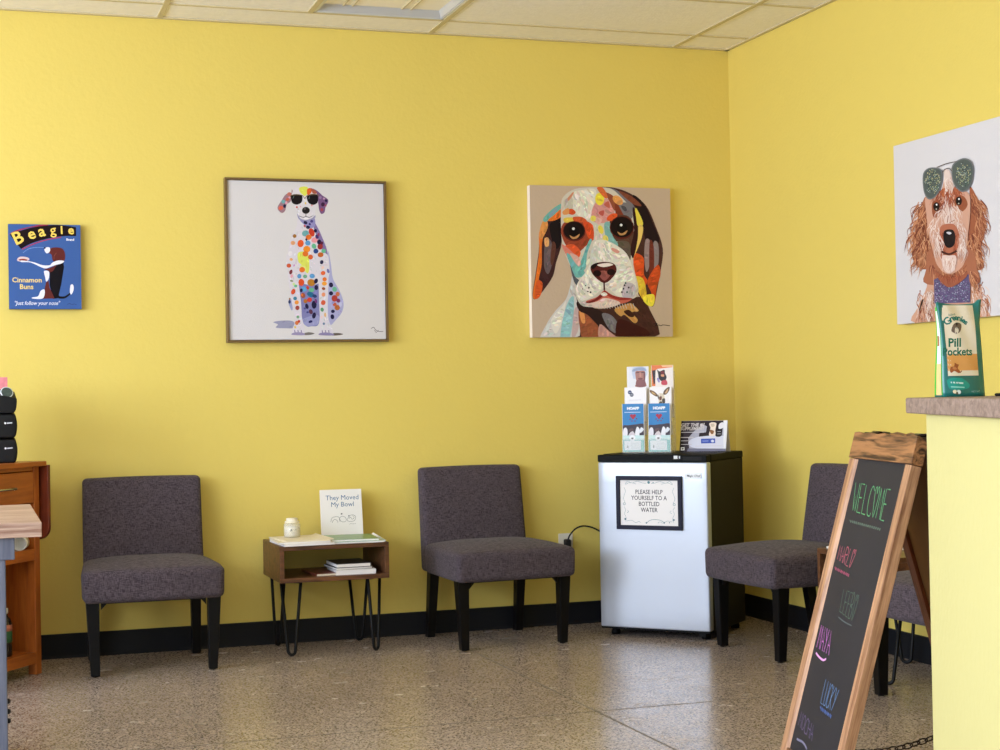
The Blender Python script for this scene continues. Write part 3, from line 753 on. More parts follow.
for s_ in (-1, 1):
    swirl([(s_ * .012, .203), (s_ * .034, .206), (s_ * .052, .212), (s_ * .075, .206)]); swirl([(s_ * .06, .2), (s_ * .09, .206), (s_ * .112, .198), (s_ * .1, .212), (s_ * .085, .205)])
    swirl([(s_ * .118, .185), (s_ * .112, .168), (s_ * .118, .15), (s_ * .122, .135), (s_ * .114, .118)]); swirl([(s_ * .12, .1), (s_ * .112, .085), (s_ * .118, .07), (s_ * .11, .05), (s_ * .113, .034)])
    a.ell(s_ * .118, .112, .006, .006, TQ); a.ell(s_ * .118, .112, .004, .004, (236, 232, 228)); a.ell(s_ * .115, .045, .004, .005, (92, 120, 130)); swirl([(s_ * .104, .085), (s_ * .098, .078), (s_ * .106, .072)])
    swirl([(s_ * .108, .036), (s_ * .085, .04), (s_ * .065, .03), (s_ * .05, .036), (s_ * .04, .03)])
swirl([(-.012, .03), (.0, .04), (.02, .045), (.05, .043), (.068, .034)], .002); a.ell(-.014, .03, .0035, .0035, (92, 120, 130)); a.ell(.07, .032, .0035, .0035, (92, 120, 130)); a.ell(.095, .033, .0025, .0025, (92, 120, 130))
a.build('border_ornament', M['ink'], ns, y=-.0052)

# brochure rack on the fridge
RK = math.radians(-37); rk_loc = Vector((-.616, -.362, .806))
rk = thing('brochure_holder', 'clear acrylic two-column brochure holder on top of the mini fridge', 'brochure holder', rk_loc, RK)
bm = nbm(); add_box(bm, -.112, .112, -.062, .062, 0, .003); obj('base', bm, M['acrylic'], rk)
tiers = [(-.050, .006), (-.010, .082), (.030, .16)]
bm = nbm(); add_box(bm, -.112, .112, .046, .049, .003, .37); obj('back_panel', bm, M['acrylic'], rk)
for ti, (ty, tz) in enumerate(tiers):
    for cxx in (-.062, .058):
        bm = nbm(); add_box(bm, cxx - .052, cxx + .052, ty - .006, ty - .0045, tz - .002, tz + .06); add_box(bm, cxx - .052, cxx + .052, ty - .0045, ty + .012, tz - .0025, tz - .001)
        for sx in (-1, 1): add_box(bm, cxx + sx * .0515 - .0007, cxx + sx * .0515 + .0007, ty - .0045, ty + .012, tz - .001, tz + .06)
        obj('pocket', bm, M['acrylic'], rk)
def brochure(label, ti, cxx, h, art, w=.102, t=.005, edge=M['paper']):
    ty, tz = tiers[ti]
    base = rk_loc + Matrix.Rotation(RK, 3, 'Z') @ Vector((cxx, ty, tz))
    b = thing('brochure', label, 'brochure', base, RK, 'brochures in the acrylic holder')
    bm = nbm(); add_box(bm, -w / 2, w / 2, -t / 2, t / 2, 0, h); obj('pages', bm, edge, b)
    art.build('cover', M['glossink'], b, y=-t / 2 - .0002)
def hoapp():
    a = Art(clip=(-.049, .049, 0, .217)); a.f = homog([(125, 60), (410, 60), (410, 695), (120, 695)], [(-.049, .217), (.049, .217), (.049, 0), (-.049, 0)]); a.g = a.f
    W_ = (238, 240, 242); BL2 = (48, 128, 190)
    a.poly([(120, 55), (415, 55), (415, 360), (120, 360)], BL2)
    a.poly([(120, 350), (415, 350), (415, 700), (120, 700)], (196, 226, 222))
    a.blob([(120, 350), (200, 340), (300, 330), (420, 330), (415, 480), (120, 480)], (62, 52, 62))
    a.blob([(125, 480), (130, 400), (160, 370), (185, 400), (180, 480)], (232, 230, 236)); a.blob([(290, 470), (300, 400), (320, 360), (350, 390), (350, 450), (340, 480)], (236, 236, 240)); a.blob([(345, 430), (370, 370), (395, 380), (408, 400), (370, 440)], (226, 230, 238))
    a.blob([(200, 480), (230, 430), (260, 420), (290, 480)], (214, 204, 206)); a.blob([(205, 400), (250, 380), (270, 410), (215, 430)], (92, 70, 70))
    a.poly([(120, 475), (415, 475), (415, 540), (120, 540)], (204, 228, 226)); a.poly([(120, 535), (415, 535), (415, 700), (120, 700)], (86, 188, 182))
    a.poly([(140, 545), (365, 545), (365, 672), (140, 672)], W_); a.ell(250, 510, 42, 42, W_); a.ell(243, 512, 9, 8, (60, 40, 40)); a.ell(258, 512, 9, 8, (60, 40, 40)); a.poly([(235, 515), (266, 515), (250, 532)], (60, 40, 40))
    a.ell(186, 625, 8, 18, (70, 90, 80)); 
    for yy in (585, 605, 630, 650): a.line([(225, yy), (340, yy)], 5, (196, 206, 210))
    a.line([(150, 170), (370, 170)], 7, (210, 226, 240))
    a.ell(245, 215, 21, 20, (170, 36, 60)); a.ell(285, 215, 21, 20, (170, 36, 60)); a.poly([(226, 224), (304, 224), (265, 268)], (170, 36, 60))
    for px, py in ((225, 262), (250, 285), (292, 285), (315, 255)): a.ell(px, py, 8, 10, (120, 30, 76))
    c = a.f(268, 135); add_text(a, 'HOAPP', .0165, c[0], c[1], W_, bold=.0011, sx=1.05); return a
brochure('blue and teal brochure with a red heart, left column of the holder', 0, -.062, .217, hoapp())
brochure('blue and teal brochure with a red heart, right column of the holder', 0, .058, .217, hoapp())
def logo(a, x, z, s=1): a.ell(x, z, .0092 * s, .0092 * s, (44, 62, 104)); a.ell(x + .0085 * s, z - .0115 * s, .0092 * s, .0092 * s, (92, 96, 112)); a.line([(x - .005 * s, z), (x + .005 * s, z)], .0015, (220, 224, 234)); a.line([(x + .003 * s, z - .0115 * s), (x + .013 * s, z - .0115 * s)], .0015, (220, 224, 234))
a = Art(); a.sheet(); a.poly([(-.049, 0), (.049, 0), (.049, .215), (-.049, .215)], (240, 238, 240)); logo(a, -.026, .193); a.line([(-.032, .158), (.026, .158)], .002, (206, 200, 210)); a.line([(-.032, .154), (.01, .154)], .0012, (220, 216, 224))
brochure('white brochure with a small navy round logo, middle tier left', 1, -.059, .215, a)
a = Art(clip=(-.049, .049, 0, .215)); a.f = homog([(500, 400), (845, 400), (845, 660), (500, 660)], [(-.049, .215), (.049, .215), (.049, .130), (-.049, .130)]); a.g = a.f
a.poly([(500, 398), (846, 398), (846, 1100), (500, 1100)], (240, 236, 236))
for blobp, col in (([(500, 440), (560, 455), (610, 490), (640, 530), (600, 530), (540, 500), (505, 470)], (108, 78, 48)), ([(525, 460), (570, 480), (600, 505), (550, 495)], (200, 160, 100)), ([(715, 500), (735, 450), (790, 410), (825, 405), (815, 450), (780, 495), (740, 510)], (96, 72, 48)), ([(745, 485), (770, 450), (800, 425), (790, 465), (765, 490)], (206, 166, 120)),
    ([(630, 500), (715, 495), (745, 570), (740, 620), (700, 670), (650, 670), (640, 580)], (214, 200, 176)), ([(650, 540), (690, 530), (690, 570), (660, 585)], (110, 64, 44)), ([(700, 570), (742, 560), (744, 620), (710, 650), (700, 610)], (70, 58, 46)), ([(645, 620), (690, 600), (700, 680), (650, 680)], (88, 72, 52)), ([(628, 520), (642, 520), (645, 570), (632, 560)], (66, 54, 48)), ([(640, 500), (660, 500), (655, 520)], (240, 236, 230))): a.blob(blobp, col)
brochure('white brochure with a long-eared brown animal, middle tier right', 1, .057, .215, a)
a = Art(clip=(-.049, .049, 0, .232)); a.f = homog([(175, 115), (515, 105), (515, 405), (175, 405)], [(-.049, .232), (.049, .232), (.049, .145), (-.049, .145)]); a.g = a.f
a.poly([(170, 100), (520, 100), (520, 1000), (170, 1000)], (228, 228, 234))
for blobp, col in (([(250, 200), (260, 140), (330, 110), (420, 108), (480, 130), (495, 200), (470, 260), (290, 300), (262, 260)], (196, 204, 222)), ([(305, 190), (360, 175), (455, 180), (468, 250), (462, 330), (475, 420), (300, 420), (320, 360), (308, 280)], (170, 116, 104)), ([(262, 160), (340, 125), (440, 125), (478, 160), (470, 176), (370, 165), (268, 190)], (150, 162, 190)),
    ([(315, 200), (360, 192), (365, 206), (318, 212)], (84, 52, 54)), ([(400, 195), (450, 192), (450, 206), (402, 208)], (84, 52, 54)), ([(372, 210), (392, 210), (400, 262), (384, 272), (370, 262)], (196, 140, 124)), ([(345, 292), (420, 290), (410, 306), (360, 308)], (110, 52, 60)), ([(325, 320), (450, 320), (455, 420), (320, 420)], (134, 84, 84)), ([(440, 200), (466, 210), (460, 320), (440, 330)], (120, 76, 80))): a.blob(blobp, col)
brochure('brochure with the face of a man in a pale headband, top tier left', 2, -.056, .232, a)
a = Art(clip=(-.049, .049, 0, .236)); a.f = homog([(540, 95), (890, 95), (890, 400), (530, 400)], [(-.049, .236), (.049, .236), (.049, .147), (-.049, .147)]); a.g = a.f
a.poly([(530, 90), (895, 90), (895, 1000), (530, 1000)], (236, 226, 220)); a.poly([(530, 90), (895, 90), (885, 130), (640, 150), (590, 180), (590, 420), (530, 420)], (226, 120, 60)); a.poly([(545, 175), (605, 165), (585, 380), (560, 390)], (50, 24, 24)); a.poly([(700, 92), (892, 92), (888, 125), (720, 125)], (240, 190, 140))
for blobp, col in (([(630, 160), (670, 190), (750, 165), (760, 220), (785, 280), (750, 345), (690, 340), (650, 290), (645, 230)], (40, 30, 30)), ([(690, 190), (740, 190), (745, 240), (700, 240)], (110, 30, 34)), ([(690, 240), (740, 240), (740, 270), (700, 270)], (214, 150, 110)), ([(700, 340), (780, 330), (790, 400), (700, 400)], (196, 70, 84)), ([(620, 300), (650, 290), (670, 350), (640, 360)], (150, 140, 190))): a.blob(blobp, col)
c = a.f(818, 200); logo(a, c[0], c[1], .85)
brochure('orange and white brochure with a black dog, top tier right', 2, .058, .236, a)

# tent card
TC = math.radians(-40)
tc = thing('tent_card', 'black and white folded tent card standing on the right of the fridge top', 'card', (-.384, -.452, .806), TC)
hh, dd_, wd = .140, .046, .107
sl = math.atan2(dd_, hh); LN = math.hypot(hh, dd_)
bm = nbm(); add_prism(bm, [(-dd_, 0), (-dd_ + .0014, 0), (.0007, hh), (0, hh + .001)], -wd, wd, 'x')
fp = obj('front_panel', bm, M['paper'], tc)
bm = nbm(); add_prism(bm, [(dd_, 0), (dd_ - .0014, 0), (-.0007 + .001, hh), (.001, hh + .001)], -wd, wd, 'x'); obj('rear_panel', bm, M['paper'], tc)
a = Art(clip=(-wd, wd, 0, LN)); a.f = homog([(140, 135), (830, 140), (775, 655), (90, 650)], [(-wd, LN), (wd, LN), (wd, 0), (-wd, 0)]); a.g = a.f
a.poly([(80, 130), (840, 130), (790, 660), (85, 660)], (176, 176, 192)); a.poly([(80, 130), (430, 130), (420, 240), (330, 300), (230, 420), (240, 660), (85, 660)], (60, 52, 62)); a.poly([(80, 130), (170, 130), (150, 660), (80, 660)], (28, 22, 30))
a.poly([(430, 130), (770, 130), (730, 400), (390, 400), (400, 340), (500, 330), (520, 230), (420, 180)], (38, 26, 36)); a.blob([(240, 470), (400, 400), (780, 400), (770, 600), (430, 600), (260, 560)], (214, 216, 232))
a.poly([(770, 130), (840, 130), (790, 600), (745, 600)], (234, 234, 240)); a.poly([(220, 590), (785, 600), (785, 660), (200, 660)], (120, 120, 140)); a.poly([(90, 640), (780, 640), (780, 660), (90, 660)], (26, 22, 28))
for blobp, col in (([(555, 190), (600, 165), (660, 180), (655, 230), (640, 300), (635, 380), (545, 385), (560, 300), (570, 250)], (238, 222, 208)), ([(575, 195), (625, 190), (630, 230), (590, 240)], (206, 190, 168)), ([(560, 290), (620, 310), (600, 360), (570, 350)], (150, 100, 60)), ([(690, 240), (710, 190), (760, 170), (765, 250), (700, 280)], (232, 230, 236)), ([(665, 290), (730, 290), (720, 395), (640, 395)], (34, 30, 36))): a.blob(blobp, col)
a.poly([(420, 435), (630, 432), (628, 510), (418, 512)], (62, 84, 176)); a.line([(440, 475), (530, 472)], 16, (130, 150, 216), False); a.ell(590, 475, 24, 22, (214, 222, 240))
c = a.f(320, 228); add_text(a, 'GET THE #1', .021, c[0] - .004, c[1], (214, 206, 206), bold=.0008, shear=.1)
c = a.f(310, 290); add_text(a, 'SUPPLEMENT', .021, c[0] - .004, c[1], (206, 200, 200), bold=.0007, shear=.1, sx=.9)
for (x0, x1, yy, w_) in ((130, 470, 325, 12), (120, 310, 410, 14), (120, 250, 465, 10), (120, 280, 525, 10), (330, 720, 555, 9), (670, 720, 320, 6), (665, 720, 360, 6)): a.line([(x0, yy), (x1, yy)], w_, (206, 202, 208), False)
a.poly([(115, 570), (170, 568), (168, 620), (112, 622)], (230, 230, 230)); a.poly([(130, 585), (155, 584), (153, 606), (129, 607)], (60, 60, 64))
a.build('card_print', M['glossink'], tc, loc=(0, -dd_, 0), rot=(-sl, 0, 0), y=-.0006)

# outlet and fridge cord
ol = thing('wall_outlet', 'white wall outlet plate on the yellow wall behind a chair and beside the fridge', 'outlet', (-.897, 0, .31))
bm = nbm(); add_box(bm, -.036, .036, -.006, 0, 0, .116); obj('cover_plate', bm, M['plate'], ol, bevel=.003)
for zz in (.020, .066):
    bm = nbm(); add_box(bm, -.017, .017, -.008, -.006, zz, zz + .030); s1 = obj('socket', bm, M['plate'], ol, bevel=.002)
    bm = nbm(); add_box(bm, -.008, -.006, -.0084, -.008, zz + .012, zz + .022); add_box(bm, .006, .008, -.0084, -.008, zz + .012, zz + .022); obj('slot', bm, M['rubber'], s1)
pc = thing('power_cord', 'black power cord arching from the wall outlet to behind the fridge', 'cord', (-.897, -.01, .382))
bm = nbm(); add_box(bm, -.014, .014, -.034, 0, -.018, .018); obj('plug', bm, M['rubber'], pc, bevel=.006)
bm = nbm(); pts = [(0, -.03, .012), (0, -.036, .028), (.012, -.04, .048), (.035, -.04, .068), (.07, -.036, .078), (.11, -.03, .072), (.15, -.024, .055), (.2, -.02, .02), (.26, -.018, -.08), (.32, -.022, -.25), (.37, -.035, -.33)]
sm = []
for i in range(len(pts) - 1):
    p0, p1, p2, p3 = [Vector(pts[max(0, min(len(pts) - 1, i + q))]) for q in (-1, 0, 1, 2)]
    for s_ in range(5):
        tt = s_ / 5; sm.append(0.5 * (2 * p1 + (p2 - p0) * tt + (2 * p0 - 5 * p1 + 4 * p2 - p3) * tt * tt + (3 * p1 - p0 - 3 * p2 + p3) * tt ** 3))
sm.append(Vector(pts[-1])); add_tube(bm, sm, .0038, 8); obj('cable', bm, M['rubber'], pc)

# ------------------------------------------------------------------ pictures on the walls
# 1. small blue vintage dog poster canvas
pb = thing('poster_canvas', 'small blue Beagle Brand Cinnamon Buns poster canvas at the left of the back wall', 'picture', (-3.231, -.003, 1.477))
w_, h_ = .147, .357
bm = nbm(); add_box(bm, -w_, w_, -.030, 0, 0, h_); obj('stretched_canvas', bm, M['dark_edge'], pb, bevel=.001)
a = Art(clip=(-w_, w_, 0, h_)); a.f = homog([(8, 224.2), (80.1, 224.7), (80.6, 308.5), (11, 309.3)], [(-w_, h_), (w_, h_), (w_, 0), (-w_, 0)]); a.sheet()
a.poly([(-w_, 0), (w_, 0), (w_, h_), (-w_, h_)], (62, 94, 154))
a.crop(5, 220, 12.5)
a.blob([(55, 185), (150, 130), (400, 65), (520, 52), (520, 70), (300, 100), (110, 170)], (150, 50, 76))
a.poly(smooth_line([(60, 190), (300, 105), (520, 68), (700, 62), (885, 88)]) + smooth_line([(885, 200), (700, 205), (500, 245), (330, 300), (205, 372)]), (26, 12, 14))
a.line([(215, 378), (340, 315), (500, 258), (700, 215)], 12, (168, 50, 74))
def warp_title(chars):
    for ch, x, y, sz, rt in chars:
        c = a.g(x, y); add_text(a, ch, sz, c[0], c[1], (240, 206, 96), bold=(.0006 if ch == 'g' else .0014), rot=rt)
warp_title([('B', 195, 300, .076, .42), ('e', 350, 238, .066, .30), ('a', 470, 205, .066, .2), ('g', 605, 180, .058, .12), ('l', 708, 172, .046, .04), ('e', 822, 175, .052, -.02)])
c = a.g(812, 260); add_text(a, 'Brand', .0135, c[0], c[1], (226, 226, 236), bold=.0005)
WH, BR, BK = (226, 226, 236), (96, 40, 36), (16, 12, 18)
a.line([(230, 420), (300, 370), (400, 350), (500, 352)], 5, (130, 160, 214))
a.blob([(160, 500), (190, 472), (250, 470), (300, 485), (305, 510), (240, 530), (170, 525)], (214, 190, 190)); a.blob([(175, 510), (230, 495), (290, 510), (240, 528)], (140, 56, 40))
a.blob([(545, 380), (600, 350), (700, 355), (740, 400), (750, 470), (730, 520), (660, 530), (600, 520), (580, 440), (545, 420)], BR)
a.blob([(495, 365), (530, 345), (560, 355), (560, 400), (525, 425), (500, 400)], WH); a.ell(497, 357, 12, 10, BK)
a.line([(640, 420), (615, 455), (612, 500)], 5, (140, 76, 66))
a.crop(5, 265, 12.5)
a.poly([(640, -40), (725, -30), (735, 30), (700, 250), (670, 380), (700, 410), (600, 425), (560, 260), (560, 100), (600, 40)], BK)
a.blob([(590, -20), (660, -50), (735, -45), (710, -15), (640, 5), (570, 30), (490, 50), (330, -20), (215, -25), (210, -45), (350, -28), (470, 10), (560, 10)], WH)
a.blob([(490, 60), (560, 45), (640, 10), (625, 40), (600, 80), (560, 100), (545, 80)], BR)
a.blob([(490, 85), (550, 90), (550, 170), (520, 215), (505, 160)], WH)
a.poly([(515, 225), (545, 200), (560, 290), (620, 420), (470, 425), (500, 370), (500, 300)], BR)
a.blob([(350, 410), (420, 395), (450, 330), (495, 310), (500, 370), (470, 425), (360, 425)], WH)
a.line([(670, 405), (740, 405), (800, 365), (830, 330)], 30, BK, w1=16); a.blob([(812, 260), (838, 245), (852, 280), (845, 330), (820, 370), (805, 340)], WH)
YL = (236, 208, 120)
c = a.g(285, 225); add_text(a, 'Cinnamon', .0290, c[0], c[1], YL, bold=.0005); c = a.g(280, 308); add_text(a, 'Buns', .0290, c[0], c[1], YL, bold=.0005)
c = a.g(410, 500); add_text(a, '"Just follow your nose"', .0225, c[0], c[1], WH, bold=.0002, shear=.2, sx=.88)
a.line([(775, 490), (800, 480), (830, 490), (860, 484), (885, 495)], 4, (34, 44, 84))
a.build('poster_print', M['ink'], pb, y=-.0303)

# 2. framed sitting dog with sunglasses
pd = thing('framed_painting', 'large bronze-framed painting of a spotted dog in black sunglasses sitting on white', 'picture', (-2.107, -.003, 1.330))
w_, h_ = .3635, .7235
bm = nbm(); add_box(bm, -w_ + .012, w_ - .012, -.030, -.004, .012, h_ - .012); obj('stretched_canvas', bm, M['canvas_white'], pd)
bm = nbm()
for q in ((-w_, w_, 0, .010), (-w_, w_, h_ - .010, h_), (-w_, -w_ + .010, .010, h_ - .010), (w_ - .010, w_, .010, h_ - .010)): add_box(bm, q[0], q[1], -.040, 0, q[2], q[3])
obj('frame', bm, M['bronze'], pd, bevel=.0012)
a = Art(clip=(-w_ + .014, w_ - .014, .014, h_ - .014), step=.00003); a.f = homog([(223.5, 177.6), (386, 181.7), (388, 341), (228.3, 343.5)], [(-w_, h_), (w_, h_), (w_, 0), (-w_, 0)])
BODY = (214, 208, 216); LAV = (168, 168, 206); DLV = (126, 126, 176)
a.crop(265, 260, 9.375)
a.blob([(85, 590), (160, 575), (270, 580), (275, 640), (200, 645), (110, 640), (130, 610)], (150, 150, 176)); a.blob([(370, 690), (420, 680), (470, 690), (430, 705), (370, 706)], (120, 114, 110)); a.blob([(620, 690), (690, 685), (735, 695), (690, 706), (620, 708)], (92, 84, 76))
a.blob([(590, -60), (620, 40), (640, 180), (700, 290), (738, 400), (725, 490), (670, 560), (610, 610), (590, 450)], LAV)
a.blob([(240, 370), (225, 400), (240, 450), (262, 480), (270, 400)], (150, 156, 196))
a.blob([(300, 90), (500, 80), (515, 400), (510, 600), (440, 625), (390, 620), (345, 530), (315, 300)], DLV)
a.blob([(360, 560), (500, 520), (505, 600), (440, 622), (385, 618)], (150, 152, 196))
a.crop(265, 182, 9.375)
a.blob([(320, 340), (470, 340), (515, 450), (560, 570), (600, 720), (600, 900), (500, 960), (400, 970), (300, 930), (215, 860), (222, 640), (250, 520), (300, 420)], BODY)
a.blob([(455, 370), (500, 440), (545, 540), (585, 650), (600, 800), (575, 820), (540, 660), (500, 540), (460, 440)], (128, 112, 160))
a.blob([(325, 350), (400, 365), (465, 345), (470, 420), (420, 440), (360, 400)], (146, 140, 190))
a.crop(265, 260, 9.375)
a.blob([(205, -40), (310, -40), (310, 120), (325, 260), (345, 420), (352, 540), (375, 640), (372, 700), (320, 706), (265, 700), (268, 640), (290, 570), (262, 430), (232, 250)], BODY)
a.blob([(490, -20), (590, -40), (598, 200), (592, 420), (600, 560), (640, 660), (635, 704), (575, 706), (515, 700), (520, 600), (512, 400), (505, 200)], BODY)
for x0 in (285, 315, 345, 540, 570, 600): a.line([(x0, 660), (x0 + 4, 685), (x0, 704)], 8, (120, 110, 150))
a.blob([(265, 690), (320, 680), (372, 690), (370, 708), (265, 706)], (150, 140, 176)); a.blob([(515, 690), (570, 680), (640, 690), (640, 708), (520, 706)], (140, 130, 168))
a.blob([(315, -60), (400, -60), (420, 60), (410, 130), (385, 120), (350, 60), (315, 20)], (216, 222, 96)); a.blob([(330, 60), (380, 70), (385, 115), (350, 110)], (222, 224, 130))
a.crop(265, 182, 9.375)
# ears and head
a.blob([(250, 75), (260, 100), (225, 110), (190, 125), (155, 180), (120, 235), (125, 270), (160, 298), (190, 275), (205, 215), (245, 180)], (156, 120, 130))
a.blob([(430, 60), (490, 85), (540, 130), (590, 165), (592, 200), (570, 240), (560, 290), (530, 305), (510, 270), (500, 200), (480, 120)], (118, 84, 128))
a.blob([(255, 110), (270, 70), (310, 50), (380, 42), (440, 60), (480, 100), (500, 170), (490, 230), (475, 270), (470, 320), (440, 345), (380, 362), (330, 350), (305, 320), (285, 250), (255, 200), (245, 150)], (216, 210, 216))
a.blob([(320, 60), (360, 45), (400, 52), (410, 90), (380, 135), (350, 120), (330, 100)], (220, 222, 90)); a.blob([(395, 75), (420, 60), (440, 70), (430, 110), (400, 125)], (218, 96, 40)); a.blob([(430, 62), (470, 80), (490, 110), (450, 110)], (170, 90, 70))
a.blob([(305, 300), (330, 345), (380, 362), (440, 346), (472, 318), (470, 345), (420, 372), (360, 372), (315, 350)], (150, 146, 180))
a.line([(320, 325), (360, 338), (385, 330), (420, 338), (455, 318)], 6, (90, 84, 96)); a.blob([(362, 346), (415, 344), (400, 358), (375, 358)], (228, 226, 230))
a.ell(385, 272, 37, 33, (34, 28, 30)); a.ell(375, 258, 12, 7, (92, 84, 84)); a.line([(385, 300), (386, 330)], 6, (60, 54, 58))
a.blob([(247, 130), (290, 118), (345, 128), (352, 165), (340, 200), (300, 218), (260, 205), (246, 170)], (20, 14, 20)); a.blob([(396, 135), (440, 116), (490, 122), (500, 160), (492, 200), (455, 220), (415, 205), (396, 170)], (20, 14, 20))
a.line([(240, 150), (250, 128), (345, 127), (375, 160), (400, 130), (495, 122), (503, 140)], 6, (120, 96, 60)); a.line([(272, 135), (262, 160)], 6, (90, 110, 110)); a.line([(420, 140), (412, 165)], 6, (90, 110, 110))
OR, RD, BL_, GR, NV, PK, BN, YE, TL = (222, 112, 40), (196, 60, 40), (92, 150, 200), (104, 180, 140), (30, 26, 62), (224, 160, 176), (150, 100, 40), (226, 196, 90), (110, 166, 170)
for (x, y, rx, ry, col) in [(228, 118, 22, 18, (190, 110, 96)), (212, 168, 18, 16, (196, 96, 80)), (172, 190, 20, 18, TL), (150, 250, 24, 20, (214, 100, 80)), (185, 232, 14, 18, NV), (200, 200, 12, 14, PK), (230, 150, 10, 10, PK),
    (545, 215, 18, 20, (60, 30, 60)), (575, 180, 12, 14, NV), (535, 265, 14, 16, (160, 70, 80)), (520, 150, 14, 14, (150, 120, 160)), (555, 160, 10, 10, (190, 150, 180)), (570, 225, 10, 12, (150, 70, 100)),
    (300, 242, 9, 9, RD), (335, 236, 6, 8, PK), (382, 205, 8, 12, YE), (440, 225, 10, 8, (214, 150, 150)),
    (382, 388, 20, 15, NV), (405, 432, 20, 17, NV), (440, 375, 14, 14, (80, 70, 130)), (422, 402, 12, 12, (70, 60, 120)), (375, 420, 10, 14, (190, 90, 100)), (475, 465, 16, 18, NV),
    (382, 490, 34, 30, TL), (440, 480, 26, 42, RD), (412, 525, 30, 26, OR), (468, 552, 32, 26, (230, 150, 160)), (405, 580, 26, 24, BL_), (280, 515, 18, 18, BN), (265, 580, 22, 20, (224, 160, 110)), (337, 585, 30, 36, (224, 90, 40)),
    (395, 638, 34, 32, (236, 140, 40)), (382, 682, 28, 26, OR), (430, 712, 24, 24, (214, 96, 50)), (462, 610, 22, 26, GR), (480, 656, 24, 24, (40, 66, 130)), (520, 612, 26, 30, (150, 50, 50)), (524, 690, 28, 24, (190, 100, 40)), (552, 655, 22, 20, GR), (510, 570, 20, 24, NV), (535, 580, 14, 16, (90, 30, 60)),
    (490, 520, 16, 22, (70, 50, 110)), (250, 735, 16, 14, (230, 170, 110)), (240, 680, 20, 24, (228, 224, 226)), (390, 548, 10, 12, NV), (505, 500, 10, 16, (150, 60, 90))]:
    a.ell(x, y, rx, ry, col, rot=random.uniform(-.5, .5), n=10)
a.crop(265, 260, 9.375)
for (x, y, rx, ry, col) in [(228, 62, 22, 20, (196, 84, 50)), (247, 122, 15, 24, (120, 50, 60)), (255, 205, 16, 8, (120, 130, 80)), (292, 252, 16, 14, GR), (270, 305, 20, 28, (206, 80, 44)), (288, 368, 18, 18, (70, 130, 160)), (303, 405, 20, 20, (228, 146, 60)), (310, 455, 20, 22, (160, 70, 60)), (315, 540, 14, 14, (110, 160, 120)), (305, 595, 18, 20, (214, 120, 60)), (290, 635, 10, 12, YE), (325, 580, 12, 14, RD), (255, 160, 12, 18, PK), (275, 235, 12, 14, (200, 220, 150)), (277, 60, 6, 12, (190, 110, 190)),
    (352, 100, 28, 26, OR), (326, 160, 20, 22, BL_), (380, 162, 20, 18, (110, 160, 130)), (446, 158, 26, 22, BL_), (345, 218, 28, 34, (214, 80, 40)), (438, 220, 38, 34, (180, 120, 40)), (482, 205, 18, 26, NV), (485, 265, 18, 24, NV), (372, 280, 28, 24, (90, 156, 210)), (405, 268, 14, 18, RD), (345, 292, 14, 18, NV), (440, 288, 26, 20, GR), (432, 330, 36, 24, (40, 100, 140)), (470, 345, 22, 16, (40, 60, 110)), (362, 340, 22, 26, (150, 80, 60)), (352, 335, 8, 12, OR), (385, 392, 20, 20, (180, 110, 50)), (422, 380, 24, 22, (196, 60, 50)), (465, 425, 24, 38, NV), (398, 440, 16, 26, NV), (482, 390, 12, 22, (110, 60, 120)), (435, 490, 18, 24, (90, 50, 70)), (465, 525, 18, 30, NV), (432, 582, 20, 12, (40, 40, 90)), (405, 495, 12, 10, (70, 70, 130)), (380, 460, 12, 10, (80, 80, 140)),
    (535, 28, 17, 20, NV), (548, 130, 22, 20, (214, 96, 50)), (562, 188, 20, 20, OR), (560, 228, 24, 20, (236, 160, 60)), (553, 275, 17, 14, (150, 80, 50)), (552, 330, 18, 20, (230, 150, 110)), (550, 405, 22, 24, (206, 90, 60)), (540, 470, 16, 20, (90, 150, 110)), (568, 518, 10, 22, (224, 180, 120)), (556, 600, 12, 12, (110, 130, 160)), (535, 540, 10, 14, (230, 200, 200)), (545, 80, 14, 16, (232, 196, 180)), (595, 110, 12, 22, (110, 110, 170)),
    (622, 240, 20, 24, NV), (655, 280, 22, 24, GR), (622, 318, 20, 20, NV), (684, 325, 20, 22, (196, 110, 70)), (655, 365, 28, 32, (170, 60, 50)), (690, 385, 18, 20, (120, 50, 90)), (680, 450, 26, 26, (180, 100, 50)), (640, 485, 18, 16, NV), (635, 535, 18, 24, NV), (655, 420, 20, 18, (190, 90, 60)), (640, 405, 12, 14, (150, 150, 200)), (710, 420, 14, 24, (190, 190, 220)), (236, 400, 12, 18, (50, 60, 100)), (238, 372, 8, 10, BN)]:
    a.ell(x, y, rx, ry, col, rot=random.uniform(-.4, .4), n=10)
a.dabs(2600, .0014, .004, .10, -w_ + .02, w_ - .02, .02, h_ - .02)
a.crop(210, 165, 3.947)
a.line([(635, 645), (645, 640), (655, 652), (668, 656), (682, 656)], 2, (70, 60, 60)); a.line([(648, 650), (655, 660), (664, 650)], 1.6, (90, 80, 80))
a.build('painting', M['paint'], pd, y=-.0303)

# 3. unframed close-up beagle face
pf = thing('canvas_painting', 'unframed square canvas close-up of a brown and white dog face in bright brush strokes', 'picture', (-.700, -.003, 1.345))
w_, h_ = .357, .709
bm = nbm(); add_box(bm, -w_, w_, -.038, 0, 0, h_); obj('stretched_canvas', bm, M['canvas_edge'], pf, bevel=.002)
a = Art(clip=(-w_, w_, 0, h_), step=.00003); a.f = homog([(532, 186), (671, 189.3), (671.3, 337), (533.5, 337)], [(-w_, h_), (w_, h_), (w_, 0), (-w_, 0)]); a.sheet()
a.poly([(-w_, 0), (w_, 0), (w_, h_), (-w_, h_)], (196, 174, 152))
a.crop(520, 175, 4.412)
def B(col, *pts): a.blob(list(pts), col)
